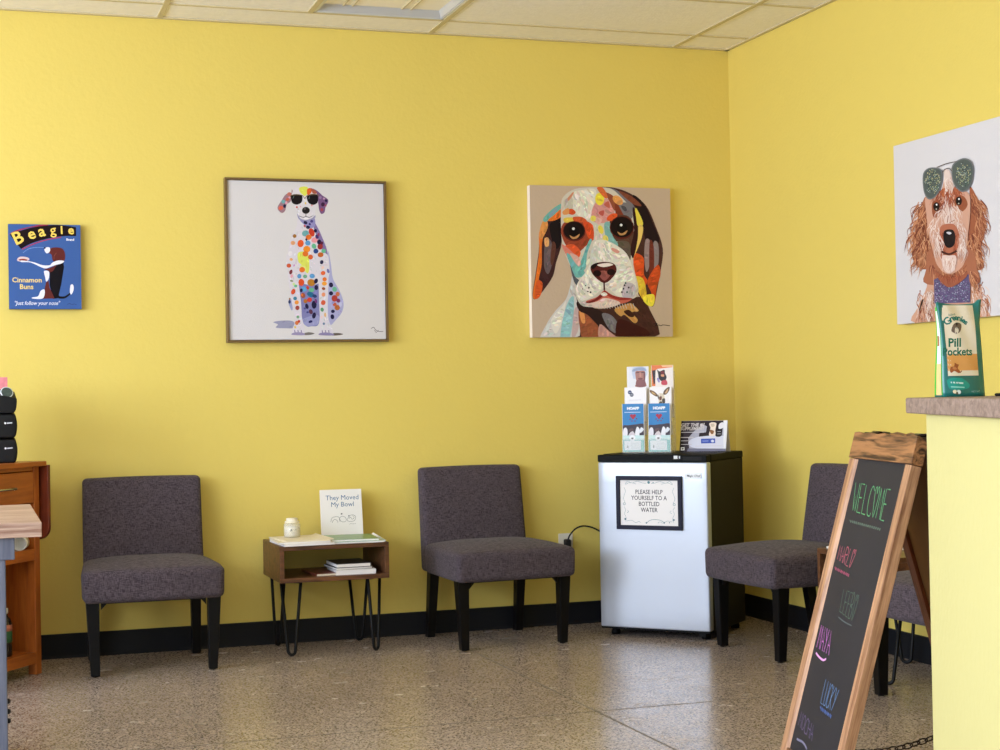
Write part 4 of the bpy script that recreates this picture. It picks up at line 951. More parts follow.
# neck and chest
B((70, 40, 34), (240, 540), (330, 590), (420, 580), (520, 540), (570, 600), (588, 730), (230, 730), (250, 640))
B((206, 204, 204), (235, 450), (250, 540), (262, 620), (250, 730), (100, 730), (120, 660), (160, 600), (205, 550), (225, 490))
B((150, 196, 204), (215, 560), (240, 540), (235, 640), (215, 730), (180, 730), (190, 640)); B((226, 222, 216), (140, 640), (190, 580), (205, 560), (190, 640), (160, 700)); B((196, 170, 172), (240, 600), (262, 590), (258, 680), (230, 720))
B((150, 84, 56), (262, 590), (300, 590), (340, 660), (350, 730), (280, 730), (262, 660)); B((222, 150, 90), (262, 596), (280, 600), (288, 650), (272, 650)); B((44, 26, 26), (255, 560), (330, 590), (380, 620), (400, 680), (350, 670), (300, 620), (262, 600))
B((120, 116, 122), (360, 615), (400, 620), (430, 660), (430, 700), (390, 680)); B((196, 150, 140), (350, 660), (390, 690), (430, 730), (350, 730)); B((60, 20, 18), (430, 640), (500, 660), (560, 690), (560, 730), (430, 730))
B((200, 150, 84), (415, 595), (460, 575), (490, 570), (510, 600), (490, 610), (515, 640), (500, 655), (460, 620), (440, 625)); B((60, 30, 24), (455, 605), (480, 598), (500, 625), (480, 628)); B((206, 160, 100), (500, 580), (520, 600), (505, 605))
# left ear
B((62, 34, 36), (185, 180), (190, 300), (165, 390), (150, 450), (110, 510), (75, 550), (62, 530), (75, 440), (90, 340), (95, 260), (120, 215), (160, 195)); B((22, 14, 20), (185, 200), (188, 290), (168, 330), (145, 280), (140, 220)); B((104, 88, 92), (120, 290), (145, 300), (150, 380), (130, 440), (112, 400)); B((92, 54, 44), (150, 300), (165, 320), (150, 400), (140, 380))
B((224, 116, 40), (92, 260), (112, 215), (125, 225), (105, 300), (102, 400), (88, 470), (95, 520), (75, 550), (63, 530), (78, 440), (92, 340)); B((224, 150, 80), (105, 215), (125, 205), (130, 235), (105, 285), (92, 270)); B((214, 90, 40), (80, 470), (105, 480), (95, 535), (70, 545)); B((226, 170, 110), (115, 285), (132, 282), (134, 315), (118, 318))
B((112, 176, 170), (112, 195), (150, 155), (190, 130), (195, 145), (160, 185), (120, 212)); B((226, 116, 44), (130, 205), (165, 175), (188, 155), (190, 185), (160, 205)); B((130, 160, 180), (135, 180), (165, 150), (170, 160), (140, 190))
# right side of the head and ear
B((74, 44, 40), (360, 60), (430, 62), (500, 90), (560, 140), (600, 230), (630, 330), (618, 430), (600, 520), (585, 580), (560, 575), (520, 530), (500, 420), (480, 250), (420, 120)); B((34, 18, 24), (500, 95), (550, 130), (590, 220), (615, 300), (560, 300), (540, 220)); B((120, 116, 124), (385, 62), (430, 70), (480, 110), (510, 150), (490, 185), (450, 150), (410, 110)); B((130, 70, 50), (440, 75), (500, 100), (540, 140), (500, 130))
B((150, 130, 130), (555, 290), (575, 300), (570, 400), (555, 430), (548, 360)); B((140, 128, 132), (590, 300), (610, 310), (610, 390), (595, 430), (585, 380)); B((110, 50, 40), (572, 300), (590, 320), (588, 440), (570, 470)); B((214, 84, 36), (505, 350), (545, 370), (545, 440), (560, 470), (540, 500), (500, 460), (495, 400))
B((200, 78, 36), (560, 470), (605, 400), (618, 440), (600, 500), (590, 560), (575, 520)); B((226, 190, 60), (500, 455), (540, 460), (555, 520), (548, 560), (520, 520)); B((240, 222, 70), (548, 535), (586, 530), (590, 560), (580, 582), (560, 578), (540, 555))
# face
B((208, 202, 190), (188, 150), (200, 100), (250, 66), (330, 58), (400, 62), (440, 90), (490, 150), (505, 220), (505, 320), (500, 400), (520, 500), (505, 545), (440, 560), (380, 585), (320, 585), (270, 575), (245, 520), (240, 440), (210, 370), (190, 290))
B((226, 222, 210), (230, 90), (280, 70), (340, 70), (330, 140), (310, 200), (270, 190), (240, 150)); B((196, 190, 176), (200, 120), (235, 100), (240, 150), (210, 160))
B((214, 150, 146), (320, 170), (345, 120), (400, 110), (425, 140), (410, 190), (380, 215), (330, 210)); B((190, 90, 80), (350, 170), (375, 160), (370, 185)); B((226, 180, 176), (330, 190), (365, 200), (350, 225)); B((196, 100, 84), (375, 135), (395, 120), (400, 150)); B((150, 80, 56), (380, 80), (420, 100), (440, 150), (420, 160), (400, 120))
B((130, 58, 40), (425, 120), (470, 150), (500, 220), (500, 300), (485, 330), (460, 300), (430, 200)); B((122, 118, 124), (440, 130), (480, 130), (500, 190), (470, 190), (450, 160)); B((80, 74, 80), (450, 140), (470, 145), (475, 165), (460, 160))
B((90, 60, 48), (400, 200), (450, 180), (490, 195), (505, 260), (500, 330), (480, 370), (450, 340), (440, 300), (410, 290)); B((96, 84, 72), (430, 300), (480, 300), (490, 350), (480, 390), (450, 350))
B((150, 66, 44), (190, 230), (220, 205), (290, 205), (325, 230), (325, 290), (290, 320), (260, 345), (220, 330), (192, 280)); B((214, 80, 40), (285, 210), (325, 225), (328, 290), (305, 280), (290, 240)); B((222, 90, 50), (200, 320), (240, 310), (270, 340), (260, 370), (225, 350)); B((216, 130, 116), (190, 310), (220, 330), (260, 370), (275, 400), (240, 390), (210, 360))
B((116, 180, 180), (230, 360), (260, 400), (290, 420), (300, 350), (320, 295), (310, 290), (285, 350), (270, 400), (290, 440), (250, 455), (225, 400), (210, 350)); B((214, 170, 160), (225, 350), (262, 365), (272, 410), (250, 395)); B((86, 90, 100), (225, 400), (245, 450), (265, 470), (262, 500), (240, 470)); B((128, 178, 176), (375, 220), (400, 215), (410, 270), (435, 310), (420, 320), (385, 290))
B((226, 196, 80), (200, 195), (240, 192), (240, 210), (205, 214)); B((206, 80, 44), (218, 160), (235, 153), (252, 168), (240, 180), (222, 175)); B((222, 150, 90), (195, 165), (220, 150), (222, 175), (200, 180)); B((206, 90, 50), (240, 190), (280, 190), (300, 210), (250, 212))
a.ell(357, 110, 20, 28, (236, 218, 70)); a.ell(436, 115, 26, 17, (230, 160, 90), rot=.7); a.ell(410, 190, 26, 14, (224, 90, 44), rot=-.5); a.ell(328, 196, 13, 13, (232, 214, 96)); a.ell(360, 245, 11, 20, (232, 214, 84), rot=-.3); a.ell(380, 285, 12, 16, (232, 216, 110), rot=-.3); B((216, 110, 60), (345, 62), (372, 60), (392, 100), (378, 105)); B((206, 140, 110), (215, 110), (240, 80), (243, 88), (222, 118))
# eyes
for (ex, ey, rx, ry) in ((244, 252, 46, 40), (452, 236, 50, 46)):
    a.ell(ex, ey, rx * 1.08, ry * 1.12, (92, 34, 28)); a.ell(ex, ey - 2, rx, ry, (26, 12, 14)); B((190, 140, 90), (ex - 20, ey + 18), (ex, ey + 26), (ex + 24, ey + 12), (ex + 14, ey + 30), (ex - 8, ey + 34)); a.ell(ex, ey, 22, 22, (12, 6, 8)); a.ell(ex - 3, ey - 11, 6, 6, (236, 236, 236))
B((240, 226, 200), (478, 150), (0, 0), (0, 0)) if False else None
B((232, 214, 80), (512, 150), (525, 165), (545, 215), (535, 235), (520, 225), (512, 190)); B((232, 200, 110), (525, 225), (545, 235), (535, 290), (505, 360), (495, 370), (520, 290)); B((50, 22, 24), (500, 150), (512, 170), (520, 280), (500, 370), (488, 330), (505, 250))
# muzzle
B((226, 222, 212), (330, 300), (370, 290), (420, 310), (470, 350), (495, 410), (510, 480), (500, 530), (440, 545), (380, 500), (320, 540), (270, 555), (248, 510), (262, 470), (300, 420), (320, 360)); B((206, 206, 200), (320, 330), (345, 320), (340, 390), (310, 400)); B((214, 150, 140), (410, 325), (440, 340), (430, 350), (405, 335)); B((190, 180, 190), (460, 480), (505, 490), (500, 540), (450, 540))
B((86, 30, 30), (315, 405), (345, 390), (390, 388), (420, 400), (425, 430), (400, 465), (372, 480), (345, 465), (318, 435)); B((150, 84, 80), (345, 435), (372, 425), (400, 440), (372, 470)); a.ell(342, 437, 18, 14, (30, 8, 12)); a.ell(402, 432, 18, 14, (30, 8, 12)); B((236, 226, 222), (342, 400), (385, 392), (412, 400), (370, 410)); B((24, 8, 12), (316, 405), (345, 390), (340, 405), (322, 420))
a.line([(371, 470), (372, 515)], 7, (70, 20, 24)); B((196, 100, 84), (290, 560), (340, 540), (372, 512), (400, 530), (450, 545), (490, 552), (440, 570), (372, 545), (330, 570)); B((120, 36, 34), (285, 565), (330, 550), (372, 515), (362, 540), (320, 565)); B((224, 200, 190), (290, 575), (340, 560), (375, 545), (440, 565), (400, 585), (340, 588)); B((150, 50, 44), (372, 512), (420, 538), (495, 548), (440, 555), (385, 535)); B((230, 226, 220), (355, 528), (372, 520), (385, 530), (370, 538))
for (x, y) in [(290, 490), (305, 500), (322, 490), (300, 515), (275, 505), (285, 528), (312, 520), (460, 490), (478, 500), (455, 505), (470, 520), (485, 515), (465, 480), (448, 520)]: a.ell(x, y, 4, 4.5, random.choice([(40, 50, 60), (40, 90, 80), (130, 60, 50), (60, 40, 50)]), n=8)
for x in range(340, 500, 12): a.line([(x, 570), (x + 8, 592)], 2.5, (196, 190, 190) if x % 24 else (50, 40, 50))
a.dabs(5200, .0022, .008, .13, -w_ + .01, w_ - .01, .01, h_ - .01, skip=[(196, 174, 152)])
a.line([(582, 660), (600, 658), (590, 668), (606, 664), (615, 668), (625, 664), (655, 668)], 3, (30, 24, 28))
a.build('painting', M['paint'], pf, y=-.0383)

# 4. white canvas with a curly dog wearing glitter sunglasses on its head (right wall)
pr = thing('canvas_painting', 'white canvas on the right wall showing a curly ginger dog with glitter sunglasses', 'picture', (-.003, -1.858, 1.330), math.radians(-90))
w_, h_ = .355, .711
bm = nbm(); add_box(bm, -w_, w_, -.035, 0, 0, h_); obj('stretched_canvas', bm, M['canvas_white'], pr, bevel=.002)
a = Art(clip=(-w_, w_, 0, h_), step=.00002); a.f = homog([(893.6, 146.2), (1003.6, 115.2), (1008.1, 314.8), (897.6, 324.5)], [(-w_, h_), (w_, h_), (w_, 0), (-w_, 0)])
a.crop(895, 150, 7.143)
def strands(cx, cy, dx, dy, n, ln, cols, bend=.3, w=5, sp=(40, 40)):
    n = int(n * 2.6); w = w * 1.5
    for _ in range(n):
        x = cx + random.uniform(-sp[0], sp[0]); y = cy + random.uniform(-sp[1], sp[1]); l = ln * random.uniform(.6, 1.2); an = math.atan2(dy, dx) + random.uniform(-.25, .25)
        b = random.uniform(-bend, bend) * l
        a.line([(x, y), (x + math.cos(an) * l * .5 - math.sin(an) * b, y + math.sin(an) * l * .5 + math.cos(an) * b), (x + math.cos(an) * l, y + math.sin(an) * l)], w, random.choice(cols), w1=.6)
GN = [(176, 112, 78), (196, 134, 96), (150, 86, 60), (206, 150, 112), (124, 64, 48)]; LT = [(224, 200, 186), (210, 176, 160), (232, 216, 206), (196, 150, 130)]; RDH = [(160, 84, 58), (136, 66, 48), (184, 104, 74)]
# chest
a.blob([(240, 860), (280, 900), (560, 860), (600, 960), (640, 1100), (660, 1240), (150, 1240), (170, 1120), (230, 980)], (206, 158, 132))
for (x, y) in ((220, 1050), (210, 1150), (600, 980), (620, 1080)): strands(x, y, .1, 1, 14, 110, GN + LT, sp=(50, 50))
# ears
a.blob([(225, 330), (180, 430), (150, 560), (130, 660), (130, 780), (190, 850), (260, 830), (290, 700), (260, 560), (240, 450)], (164, 100, 70))
a.blob([(540, 260), (600, 360), (640, 470), (650, 580), (620, 700), (640, 840), (560, 850), (520, 740), (520, 560), (540, 420)], (158, 92, 64))
for (x, y, dx, dy) in ((200, 420, -.5, 1), (170, 540, -.4, 1), (160, 640, -.35, 1), (190, 740, -.3, 1), (230, 650, -.1, 1), (230, 520, -.1, 1)): strands(x, y, dx, dy, 16, 120, GN, sp=(36, 50))
for (x, y, dx, dy) in ((600, 400, .5, 1), (610, 500, .4, 1), (590, 620, .3, 1), (590, 740, .35, 1), (550, 650, 0, 1), (570, 360, .4, 1)): strands(x, y, dx, dy, 16, 115, GN, sp=(30, 50))
a.blob([(270, 700), (540, 700), (600, 860), (590, 960), (240, 960), (230, 860)], (166, 104, 76)); strands(400, 860, 0, 1, 26, 90, GN, sp=(140, 40))
# head
a.blob([(225, 340), (270, 330), (340, 290), (370, 160), (400, 150), (430, 270), (500, 290), (545, 330), (545, 480), (530, 620), (520, 720), (500, 820), (430, 880), (370, 880), (310, 820), (280, 720), (250, 600), (235, 470)], (206, 158, 134))
a.blob([(275, 380), (320, 360), (345, 420), (310, 480), (280, 470)], (150, 84, 56)); a.blob([(440, 330), (500, 330), (530, 390), (490, 440), (440, 400)], (150, 84, 56)); a.blob([(330, 300), (370, 270), (400, 300), (360, 340)], (180, 100, 64)); a.blob([(430, 270), (480, 300), (450, 330), (410, 300)], (180, 104, 70))
a.blob([(360, 160), (400, 150), (425, 260), (410, 360), (430, 520), (380, 540), (345, 440), (370, 330)], (222, 200, 188))
for (x, y, dx, dy, cs) in ((300, 540, -.2, 1, LT), (360, 430, -.3, 1, LT), (430, 430, .3, 1, LT), (480, 540, .3, 1, LT), (340, 620, -.1, 1, LT), (480, 660, .1, 1, LT), (385, 240, 0, 1, LT), (330, 330, -.4, 1, RDH), (450, 300, .4, 1, RDH), (390, 330, 0, 1, RDH)): strands(x, y, dx, dy, 12, 80, cs, w=4, sp=(26, 50))
a.blob([(345, 540), (430, 530), (470, 600), (480, 720), (440, 790), (350, 790), (320, 700), (330, 600)], (176, 106, 80))
for (x, y) in ((345, 640), (455, 640)): strands(x, y, 0, 1, 10, 90, RDH, w=4, sp=(16, 50))
strands(315, 640, .05, 1, 14, 120, LT, w=5, sp=(18, 50)); strands(488, 640, -.05, 1, 14, 120, LT, w=5, sp=(16, 50))
a.blob([(365, 580), (395, 568), (430, 575), (445, 620), (435, 680), (400, 700), (370, 680), (358, 620)], (30, 22, 26)); a.blob([(380, 590), (400, 585), (418, 595), (400, 605)], (206, 200, 204)); a.line([(345, 725), (400, 745), (455, 720)], 14, (70, 34, 30)); a.blob([(350, 760), (400, 755), (450, 760), (440, 850), (400, 880), (360, 850)], (222, 196, 184))
strands(400, 790, 0, 1, 14, 70, LT, w=4, sp=(40, 20))
for ex, ey in ((307, 405), (467, 365)): a.ell(ex, ey, 24, 32, (60, 30, 24)); a.ell(ex, ey, 18, 26, (20, 12, 14)); a.ell(ex + 2, ey - 14, 6, 7, (232, 230, 232)); a.ell(ex, ey + 18, 5, 5, (190, 180, 170))
a.line([(385, 520), (392, 470)], 5, (150, 84, 60)); a.line([(400, 520), (440, 500)], 4, (150, 84, 60))
# glitter sunglasses
for pts in ([(210, 180), (240, 135), (290, 125), (340, 140), (352, 190), (330, 290), (290, 345), (245, 350), (215, 290)], [(415, 130), (450, 80), (510, 58), (560, 85), (575, 150), (560, 240), (525, 290), (480, 298), (430, 240)]):
    a.blob(pts, (112, 114, 114)); cx_ = sum(p[0] for p in pts) / len(pts); cy_ = sum(p[1] for p in pts) / len(pts)
    a.blob([(cx_ + (p[0] - cx_) * .9, cy_ + (p[1] - cy_) * .92) for p in pts], (82, 90, 86))
    for _ in range(170):
        r = math.sqrt(random.random()) * .82; t_ = random.uniform(0, 2 * PI); x = cx_ + 66 * r * math.cos(t_); y = cy_ + 105 * r * math.sin(t_)
        a.ell(x, y, 4, 4, random.choice([(150, 160, 120), (190, 180, 130), (60, 90, 76), (120, 140, 130), (44, 60, 56), (170, 180, 170)]), n=5)
a.line([(310, 125), (380, 98), (455, 82)], 6, (96, 86, 84)); a.line([(350, 160), (370, 138), (400, 132), (415, 150)], 6, (96, 86, 84))
# bow tie
a.crop(895, 240, 8.333)
a.poly([(335, 330), (380, 310), (480, 380), (560, 320), (625, 285), (640, 310), (638, 520), (340, 530)], (96, 84, 118))
for _ in range(330):
    a.ell(random.uniform(345, 630), random.uniform(345, 520), 4, 4, random.choice([(150, 146, 170), (190, 190, 206), (70, 56, 90), (110, 150, 150), (50, 40, 66), (130, 100, 150)]), n=5)
a.blob([(340, 250), (400, 290), (480, 320), (560, 300), (620, 270), (600, 320), (480, 395), (400, 350)], (156, 90, 66))
strands(480, 300, 0, 1, 14, 70, RDH, w=4, sp=(90, 20)); strands(650, 300, .4, 1, 12, 120, GN, sp=(20, 40)); strands(300, 470, -.2, 1, 10, 120, LT, sp=(30, 60))
a.line([(215, 590), (225, 540), (238, 500), (228, 545), (245, 490)], 6, (60, 46, 44))
a.build('painting', M['paint'], pr, y=-.0353)

# ------------------------------------------------------------------ orange wooden kitchen cart, turned towards the room
CTH = 0.95
cg = Vector((math.cos(CTH), math.sin(CTH), 0)); ci = Vector((-math.sin(CTH), math.cos(CTH), 0))
cc = Vector((-3.25, -.37, 0)) - cg * .32 + ci * .22
ct = thing('kitchen_cart', 'orange wooden kitchen cart with a drawer, shelves and a drop leaf at the left', 'cart', cc, CTH)
bm = nbm(); add_box(bm, -.32, .32, -.22, .22, .828, .848); obj('top_board', bm, M['cherryH'], ct, bevel=.003)
for sx in (-1, 1):
    for sy in (-1, 1):
        bm = nbm(); add_box(bm, sx * .29 - .0185, sx * .29 + .0185, sy * .172 - .0185, sy * .172 + .0185, 0, .828); obj('leg', bm, M['cherry'], ct, bevel=.002)
for sx in (-1, 1):
    bm = nbm(); add_box(bm, sx * .29 - .008, sx * .29 + .008, -.153, .153, .05, .826); obj('side_panel', bm, M['cherry'], ct)
bm = nbm(); add_box(bm, -.271, .271, .165, .175, .05, .826); obj('back_panel', bm, M['cherry'], ct)
for nm, z0, z1 in (('upper_shelf', .455, .50), ('bottom_shelf', .045, .09)):
    bm = nbm(); add_box(bm, -.271, .271, -.19, -.172, z0, z1); add_box(bm, -.271, .271, -.172, .165, z1 - .018, z1); obj(nm, bm, M['cherryH'], ct, bevel=.0015)
bm = nbm(); add_box(bm, -.271, .271, -.186, .16, .812, .828); obj('top_rail', bm, M['cherryH'], ct)
bm = nbm(); add_box(bm, -.268, .268, -.191, -.174, .684, .808); add_box(bm, -.26, .26, -.174, .15, .69, .70); dw = obj('drawer', bm, M['cherryH'], ct, bevel=.002)
bm = nbm(); add_tube(bm, [(-.12, -.192, .748), (-.12, -.212, .748), (-.115, -.216, .748), (.115, -.216, .748), (.12, -.212, .748), (.12, -.192, .748)], .005, 10); obj('handle', bm, M['chrome'], dw)
bm = nbm(); add_box(bm, -.271, .271, -.172, .165, .662, .678); obj('drawer_divider', bm, M['cherryH'], ct)
pts = [(-.222, .832)] + [(-.222 + .05 - .05 * math.cos(t), .532 + .05 - .05 * math.sin(t)) for t in [PI / 2 * k / 8 for k in range(9)]] + [(.17 + .05 * math.sin(t), .532 + .05 - .05 * math.cos(t)) for t in [PI / 2 * k / 8 for k in range(9)]] + [(.22, .832)]
bm = nbm(); add_prism(bm, pts, .3225, .3405, 'x'); obj('drop_leaf', bm, M['leaf'], ct, bevel=.002)
cr_ = Matrix.Rotation(CTH, 3, 'Z')
def onc(x, y, z): return cc + cr_ @ Vector((x, y, z))
mg = thing('mug', 'white mug lying on the middle shelf of the orange cart', 'mug', onc(.215, -.165, .5)); mg.rotation_euler = (0, 0, -.2)
bm = nbm()
prof = [(0, -.045), (.020, -.045), (.027, -.04), (.028, .035), (.026, .035), (.024, -.036), (0, -.038)]
add_lathe(bm, prof, 0, 0, 0); bmesh.ops.rotate(bm, verts=bm.verts, cent=(0, 0, 0), matrix=Matrix.Rotation(math.radians(90), 3, 'X')); bmesh.ops.translate(bm, verts=bm.verts, vec=(0, 0, .0283)); obj('body', bm, M['white_ceramic'], mg)
bm = nbm(); add_tube(bm, [(-.026, -.015, .03), (-.040, -.012, .032), (-.046, .0, .033), (-.040, .014, .032), (-.026, .018, .03)], .004, 8); obj('handle', bm, M['white_ceramic'], mg)
bt = thing('bottle', 'dark bottle with a green label on the bottom shelf of the orange cart', 'bottle', onc(.150, -.130, .09))
bm = nbm(); add_lathe(bm, [(0, 0), (.026, 0), (.028, .005), (.028, .13), (.024, .145), (.012, .16), (.012, .168), (0, .168)]); obj('body', bm, M['bottle_dark'], bt)
bm = nbm(); add_lathe(bm, [(.0284, .055), (.0286, .055), (.0286, .1), (.0284, .1)]); obj('label', bm, M['bottle_green'], bt, label='green label')
bm = nbm(); add_lathe(bm, [(.0284, .1), (.0286, .1), (.0286, .125), (.0284, .125)]); obj('label', bm, M['salmon'], bt, label='salmon label band')
bm = nbm(); add_lathe(bm, [(0, .168), (.014, .168), (.014, .188), (0, .188)]); obj('cap', bm, M['white_ceramic'], bt)

# black stacked organiser with coffee pods on the cart
og = thing('pod_organiser', 'black three-tier stacking organiser standing on the orange cart', 'organiser', (-3.47, -.415, .848), 0)
for k in range(3):
    z0 = k * .098
    bm = nbm()
    def tf(x, y, z, z0=z0, k=k):
        s = (z + 1) / 2
        wX = .098 + .007 * math.sin(PI * s) - (.004 if s < .05 else 0)
        hgt = .094 if k == 2 else .0978
        zz = s * hgt
        if s > .6 and y < 0: zz -= (s - .6) / .4 * (.026 if k == 2 else .006) * (-y) ** 1.2 * (1 - .0 * abs(x))
        if k == 2 and s > .5: zz -= .012 * max(0, abs(x) - .5) * (s - .5) * 4
        return (x * wX, y * .088, z0 + zz)
    add_grid_box(bm, 10, 8, 8, tf)
    ti = obj('tier', bm, M['pod_black'], og, bevel=.006, bseg=3, smooth=True, angle=55)
    if k < 2:
        a = Art(); a.sheet(); a.ell(.060, z0 + .058, .004, .004, (226, 226, 230), n=10); a.line([(.066, z0 + .058), (.086, z0 + .059)], .0045, (196, 196, 202), False)
        a.build('logo_mark', M['ink'], ti, y=-.0887)
for i, (x, lab) in enumerate(((-3.4025, 'coffee pod with a white rim at the right end of the top tier'), (-3.4525, 'coffee pod with a white rim left of its twin, cut by the photo edge'))):
    p = thing('coffee_pod', lab, 'coffee pod', (x, -.487, 1.124), 0, 'coffee pods in the organiser'); p.rotation_euler = (math.radians(62), 0, math.radians(-8 if i else 10))
    bm = nbm(); add_lathe(bm, [(0, -.006), (.0175, -.006), (.0225, -.002), (.0245, -.001), (.0245, .001), (.021, .0015)]); obj('rim', bm, M['pod_rim'], p)
    bm = nbm(); add_lathe(bm, [(.0212, .0008), (0, .0018)]); obj('foil_lid', bm, M['pod_foil'], p)
pk = thing('paper_packet', 'pink paper packets standing in the top of the black organiser', 'packet', (-3.432, -.40, 1.130))
for j in range(3):
    bm = nbm(); soft_sheet_stack(bm, .045, .004, .055 - j * .004, .012 - j * .016, -.01 + j * .012, 0, .15 * j, 0, 0, 4); obj('packet', bm, M['pink'], pk, smooth=False)

# ------------------------------------------------------------------ foreground table at the left
wt = thing('wooden_table', 'rustic table with washed wood top and slate blue legs at the left foreground', 'table', (-4.06, -2.193, 0))
bm = nbm(); add_box(bm, -.69, .696, -.413, .413, .722, .761); obj('tabletop', bm, M['pinkwood'], wt, bevel=.002)
for sx in (-1, 1):
    for sy in (-1, 1):
        bm = nbm(); x1 = sx * .5685; add_box(bm, x1 - .035, x1 + .035, sy * .355 - .035, sy * .355 + .035, 0, .722)
        lg = obj('leg', bm, M['blue_paint'], wt, bevel=.003)
        if sx > 0 and sy < 0:
            for zz in (.287, .26, .235):
                bm = nbm(); add_lathe(bm, [(0, 0), (.007, 0), (.007, .004), (.004, .008), (0, .008)], 0, 0, 0, 12)
                bmesh.ops.rotate(bm, verts=bm.verts, cent=(0, 0, 0), matrix=Matrix.Rotation(math.radians(90), 3, 'Y')); bmesh.ops.translate(bm, verts=bm.verts, vec=(x1 + .035, -.375, zz)); obj('bolt', bm, M['rubber'], lg)
bm = nbm(); add_box(bm, -.627, .627, -.396, -.376, .663, .722); obj('apron', bm, M['blue_paint'], wt, bevel=.002)
bm = nbm(); add_box(bm, -.63, .63, .376, .396, .663, .722); obj('apron', bm, M['blue_paint'], wt, bevel=.002)

# ------------------------------------------------------------------ A-frame chalkboard sign
SW, SL, ALPHA = .4754, .994, math.radians(15.06)
sg = thing('chalkboard_sign', 'folding A-frame chalkboard sign in a burnt wood frame with WELCOME and names chalked on it', 'sign', (-1.275, -3.3795, 0), math.radians(-102.4))
D = SL * math.sin(ALPHA)
def sign_panel(face, y0, rz, front):
    p = bpy.data.objects.new('board_panel' if front else 'rear_panel', None)
    hw = SW / 2
    loc = (0, y0, 0); rot = (-ALPHA, 0, rz)
    bm = nbm()
    add_box(bm, -hw + .03, hw - .03, .010, .016, .05, SL - .05)
    bd = obj('chalkboard_panel' if front else 'rear_board', bm, M['chalk_board'], sg, loc=loc, rot=rot)
    bm = nbm(); add_box(bm, -hw + .03, hw - .03, .0165, .0195, .05, SL - .05); obj('backing_board', bm, M['hardboard'], bd)
    for sx in (-1, 1):
        bm = nbm(); x1 = sx * (hw - .0275)
        add_prism(bm, [(x1 - sx * .0265, .010), (x1 - sx * .016, .0015), (x1 + sx * .0255, .0015), (x1 + sx * .0255, .029), (x1 - sx * .0265, .029)], .0, SL - .0765, 'z')
        obj('stile', bm, M['stile'] if front else M['redstile'], bd, bevel=.0015)
    bm = nbm()
    n = 14
    tp = [(-hw + 2 * hw * i / n, SL - .004 + (.003 * math.sin(i * 2.1) if 0 < i < n else 0)) for i in range(n + 1)]
    add_prism(bm, [(-hw, SL - .075)] + [(hw, SL - .075)] + tp[::-1], -.001, .030, 'y')
    obj('top_rail', bm, M['burnt'], bd, bevel=.0015)
    bm = nbm(); add_box(bm, -hw + .054, hw - .054, .001, .029, .06, .115); obj('bottom_rail', bm, M['burnt'], bd, bevel=.0015)
    return bd
fb = sign_panel(None, -D, 0, True)
rb = sign_panel(None, D + .070, PI, False)
for sx in (-1, 1):
    bm = nbm(); add_box(bm, sx * .16 - .03, sx * .16 + .03, .010, .060, SL * math.cos(ALPHA) - .006, SL * math.cos(ALPHA) - .003); add_tube(bm, [(sx * .16 - .03, .035, .955), (sx * .16 + .03, .035, .955)], .005, 10)
    obj('hinge', bm, M['chain'], sg)
# chain between the two panels on the near side
def link(bm, c, d, flip, L_=.013, W_=.0065, r=.0019):
    d = d.normalized(); up = Vector((0, 0, 1)); s_ = d.cross(Vector((1, 0, 0))); s_.normalize(); o2 = d.cross(s_)
    a1 = (s_ + o2 * (.55 if flip else -.55)).normalized()
    pts = [c + d * (L_ * math.cos(t)) * (1) + a1 * (W_ * math.sin(t)) for t in [2 * PI * k / 14 for k in range(14)]]
    add_tube(bm, pts, r, 6, closed=True)
bm = nbm(); P_ = []
ya, yb = -.195, .262; xa = SW / 2 - .03
for i in range(25):
    s_ = i / 24; P_.append(Vector((xa, ya + (yb - ya) * s_, .184 + .15 * s_ ** 1.6 - .10 * s_ * (1 - s_))))
for i in range(24): link(bm, (P_[i] + P_[i + 1]) / 2, P_[i + 1] - P_[i], i % 2)
obj('chain', bm, M['chain'], sg)
# chalk writing
def stroke_font(ch):
    F = {'W': [[(0, 1), (.22, 0), (.5, .6), (.75, 0), (1, 1)]], 'E': [[(1, 1), (.1, 1), (0, 0), (.9, 0)], [(.05, .52), (.7, .52)]], 'L': [[(.1, 1), (0, 0), (.9, 0)]], 'C': [[(1, .85), (.6, 1), (.15, .8), (0, .4), (.2, .05), (.8, 0), (1, .12)]],
         'M': [[(0, 0), (.12, 1), (.5, .35), (.88, 1), (1, 0)]], 'A': [[(0, 0), (.5, 1), (1, 0)], [(.2, .38), (.8, .38)]], 'R': [[(0, 0), (.05, 1), (.8, .9), (.85, .6), (.05, .5), (.95, 0)]], 'B': [[(.05, 0), (.05, 1), (.7, .9), (.7, .6), (.08, .52), (.9, .4), (.85, .05), (.05, 0)]],
         'U': [[(0, 1), (.05, .15), (.5, 0), (.9, .15), (1, 1)]], 'K': [[(.05, 1), (0, 0)], [(.95, 1), (.05, .45), (1, 0)]], 'Y': [[(0, 1), (.5, .5)], [(1, 1), (.35, 0)]], 'O': [[(.5, 1), (.1, .75), (.05, .3), (.45, 0), (.9, .25), (.9, .75), (.5, 1)]], 'H': [[(0, 1), (0, 0)], [(1, 1), (1, 0)], [(0, .5), (1, .5)]],
         'v': [[(.5, .78), (.3, 1), (.05, .92), (.08, .65), (.5, 0), (.95, .65), (.92, .95), (.68, 1), (.5, .78)]]}
    return F[ch]
a = Art(step=.00001)
a.f = homog([(855.1, 430.7), (918.4, 434.4), (824.67, 830.48), (770.94, 783.81)], [(-SW / 2 - .03, SL), (SW / 2 - .03, SL), (SW / 2 - .03, 0), (-SW / 2 - .03, 0)])
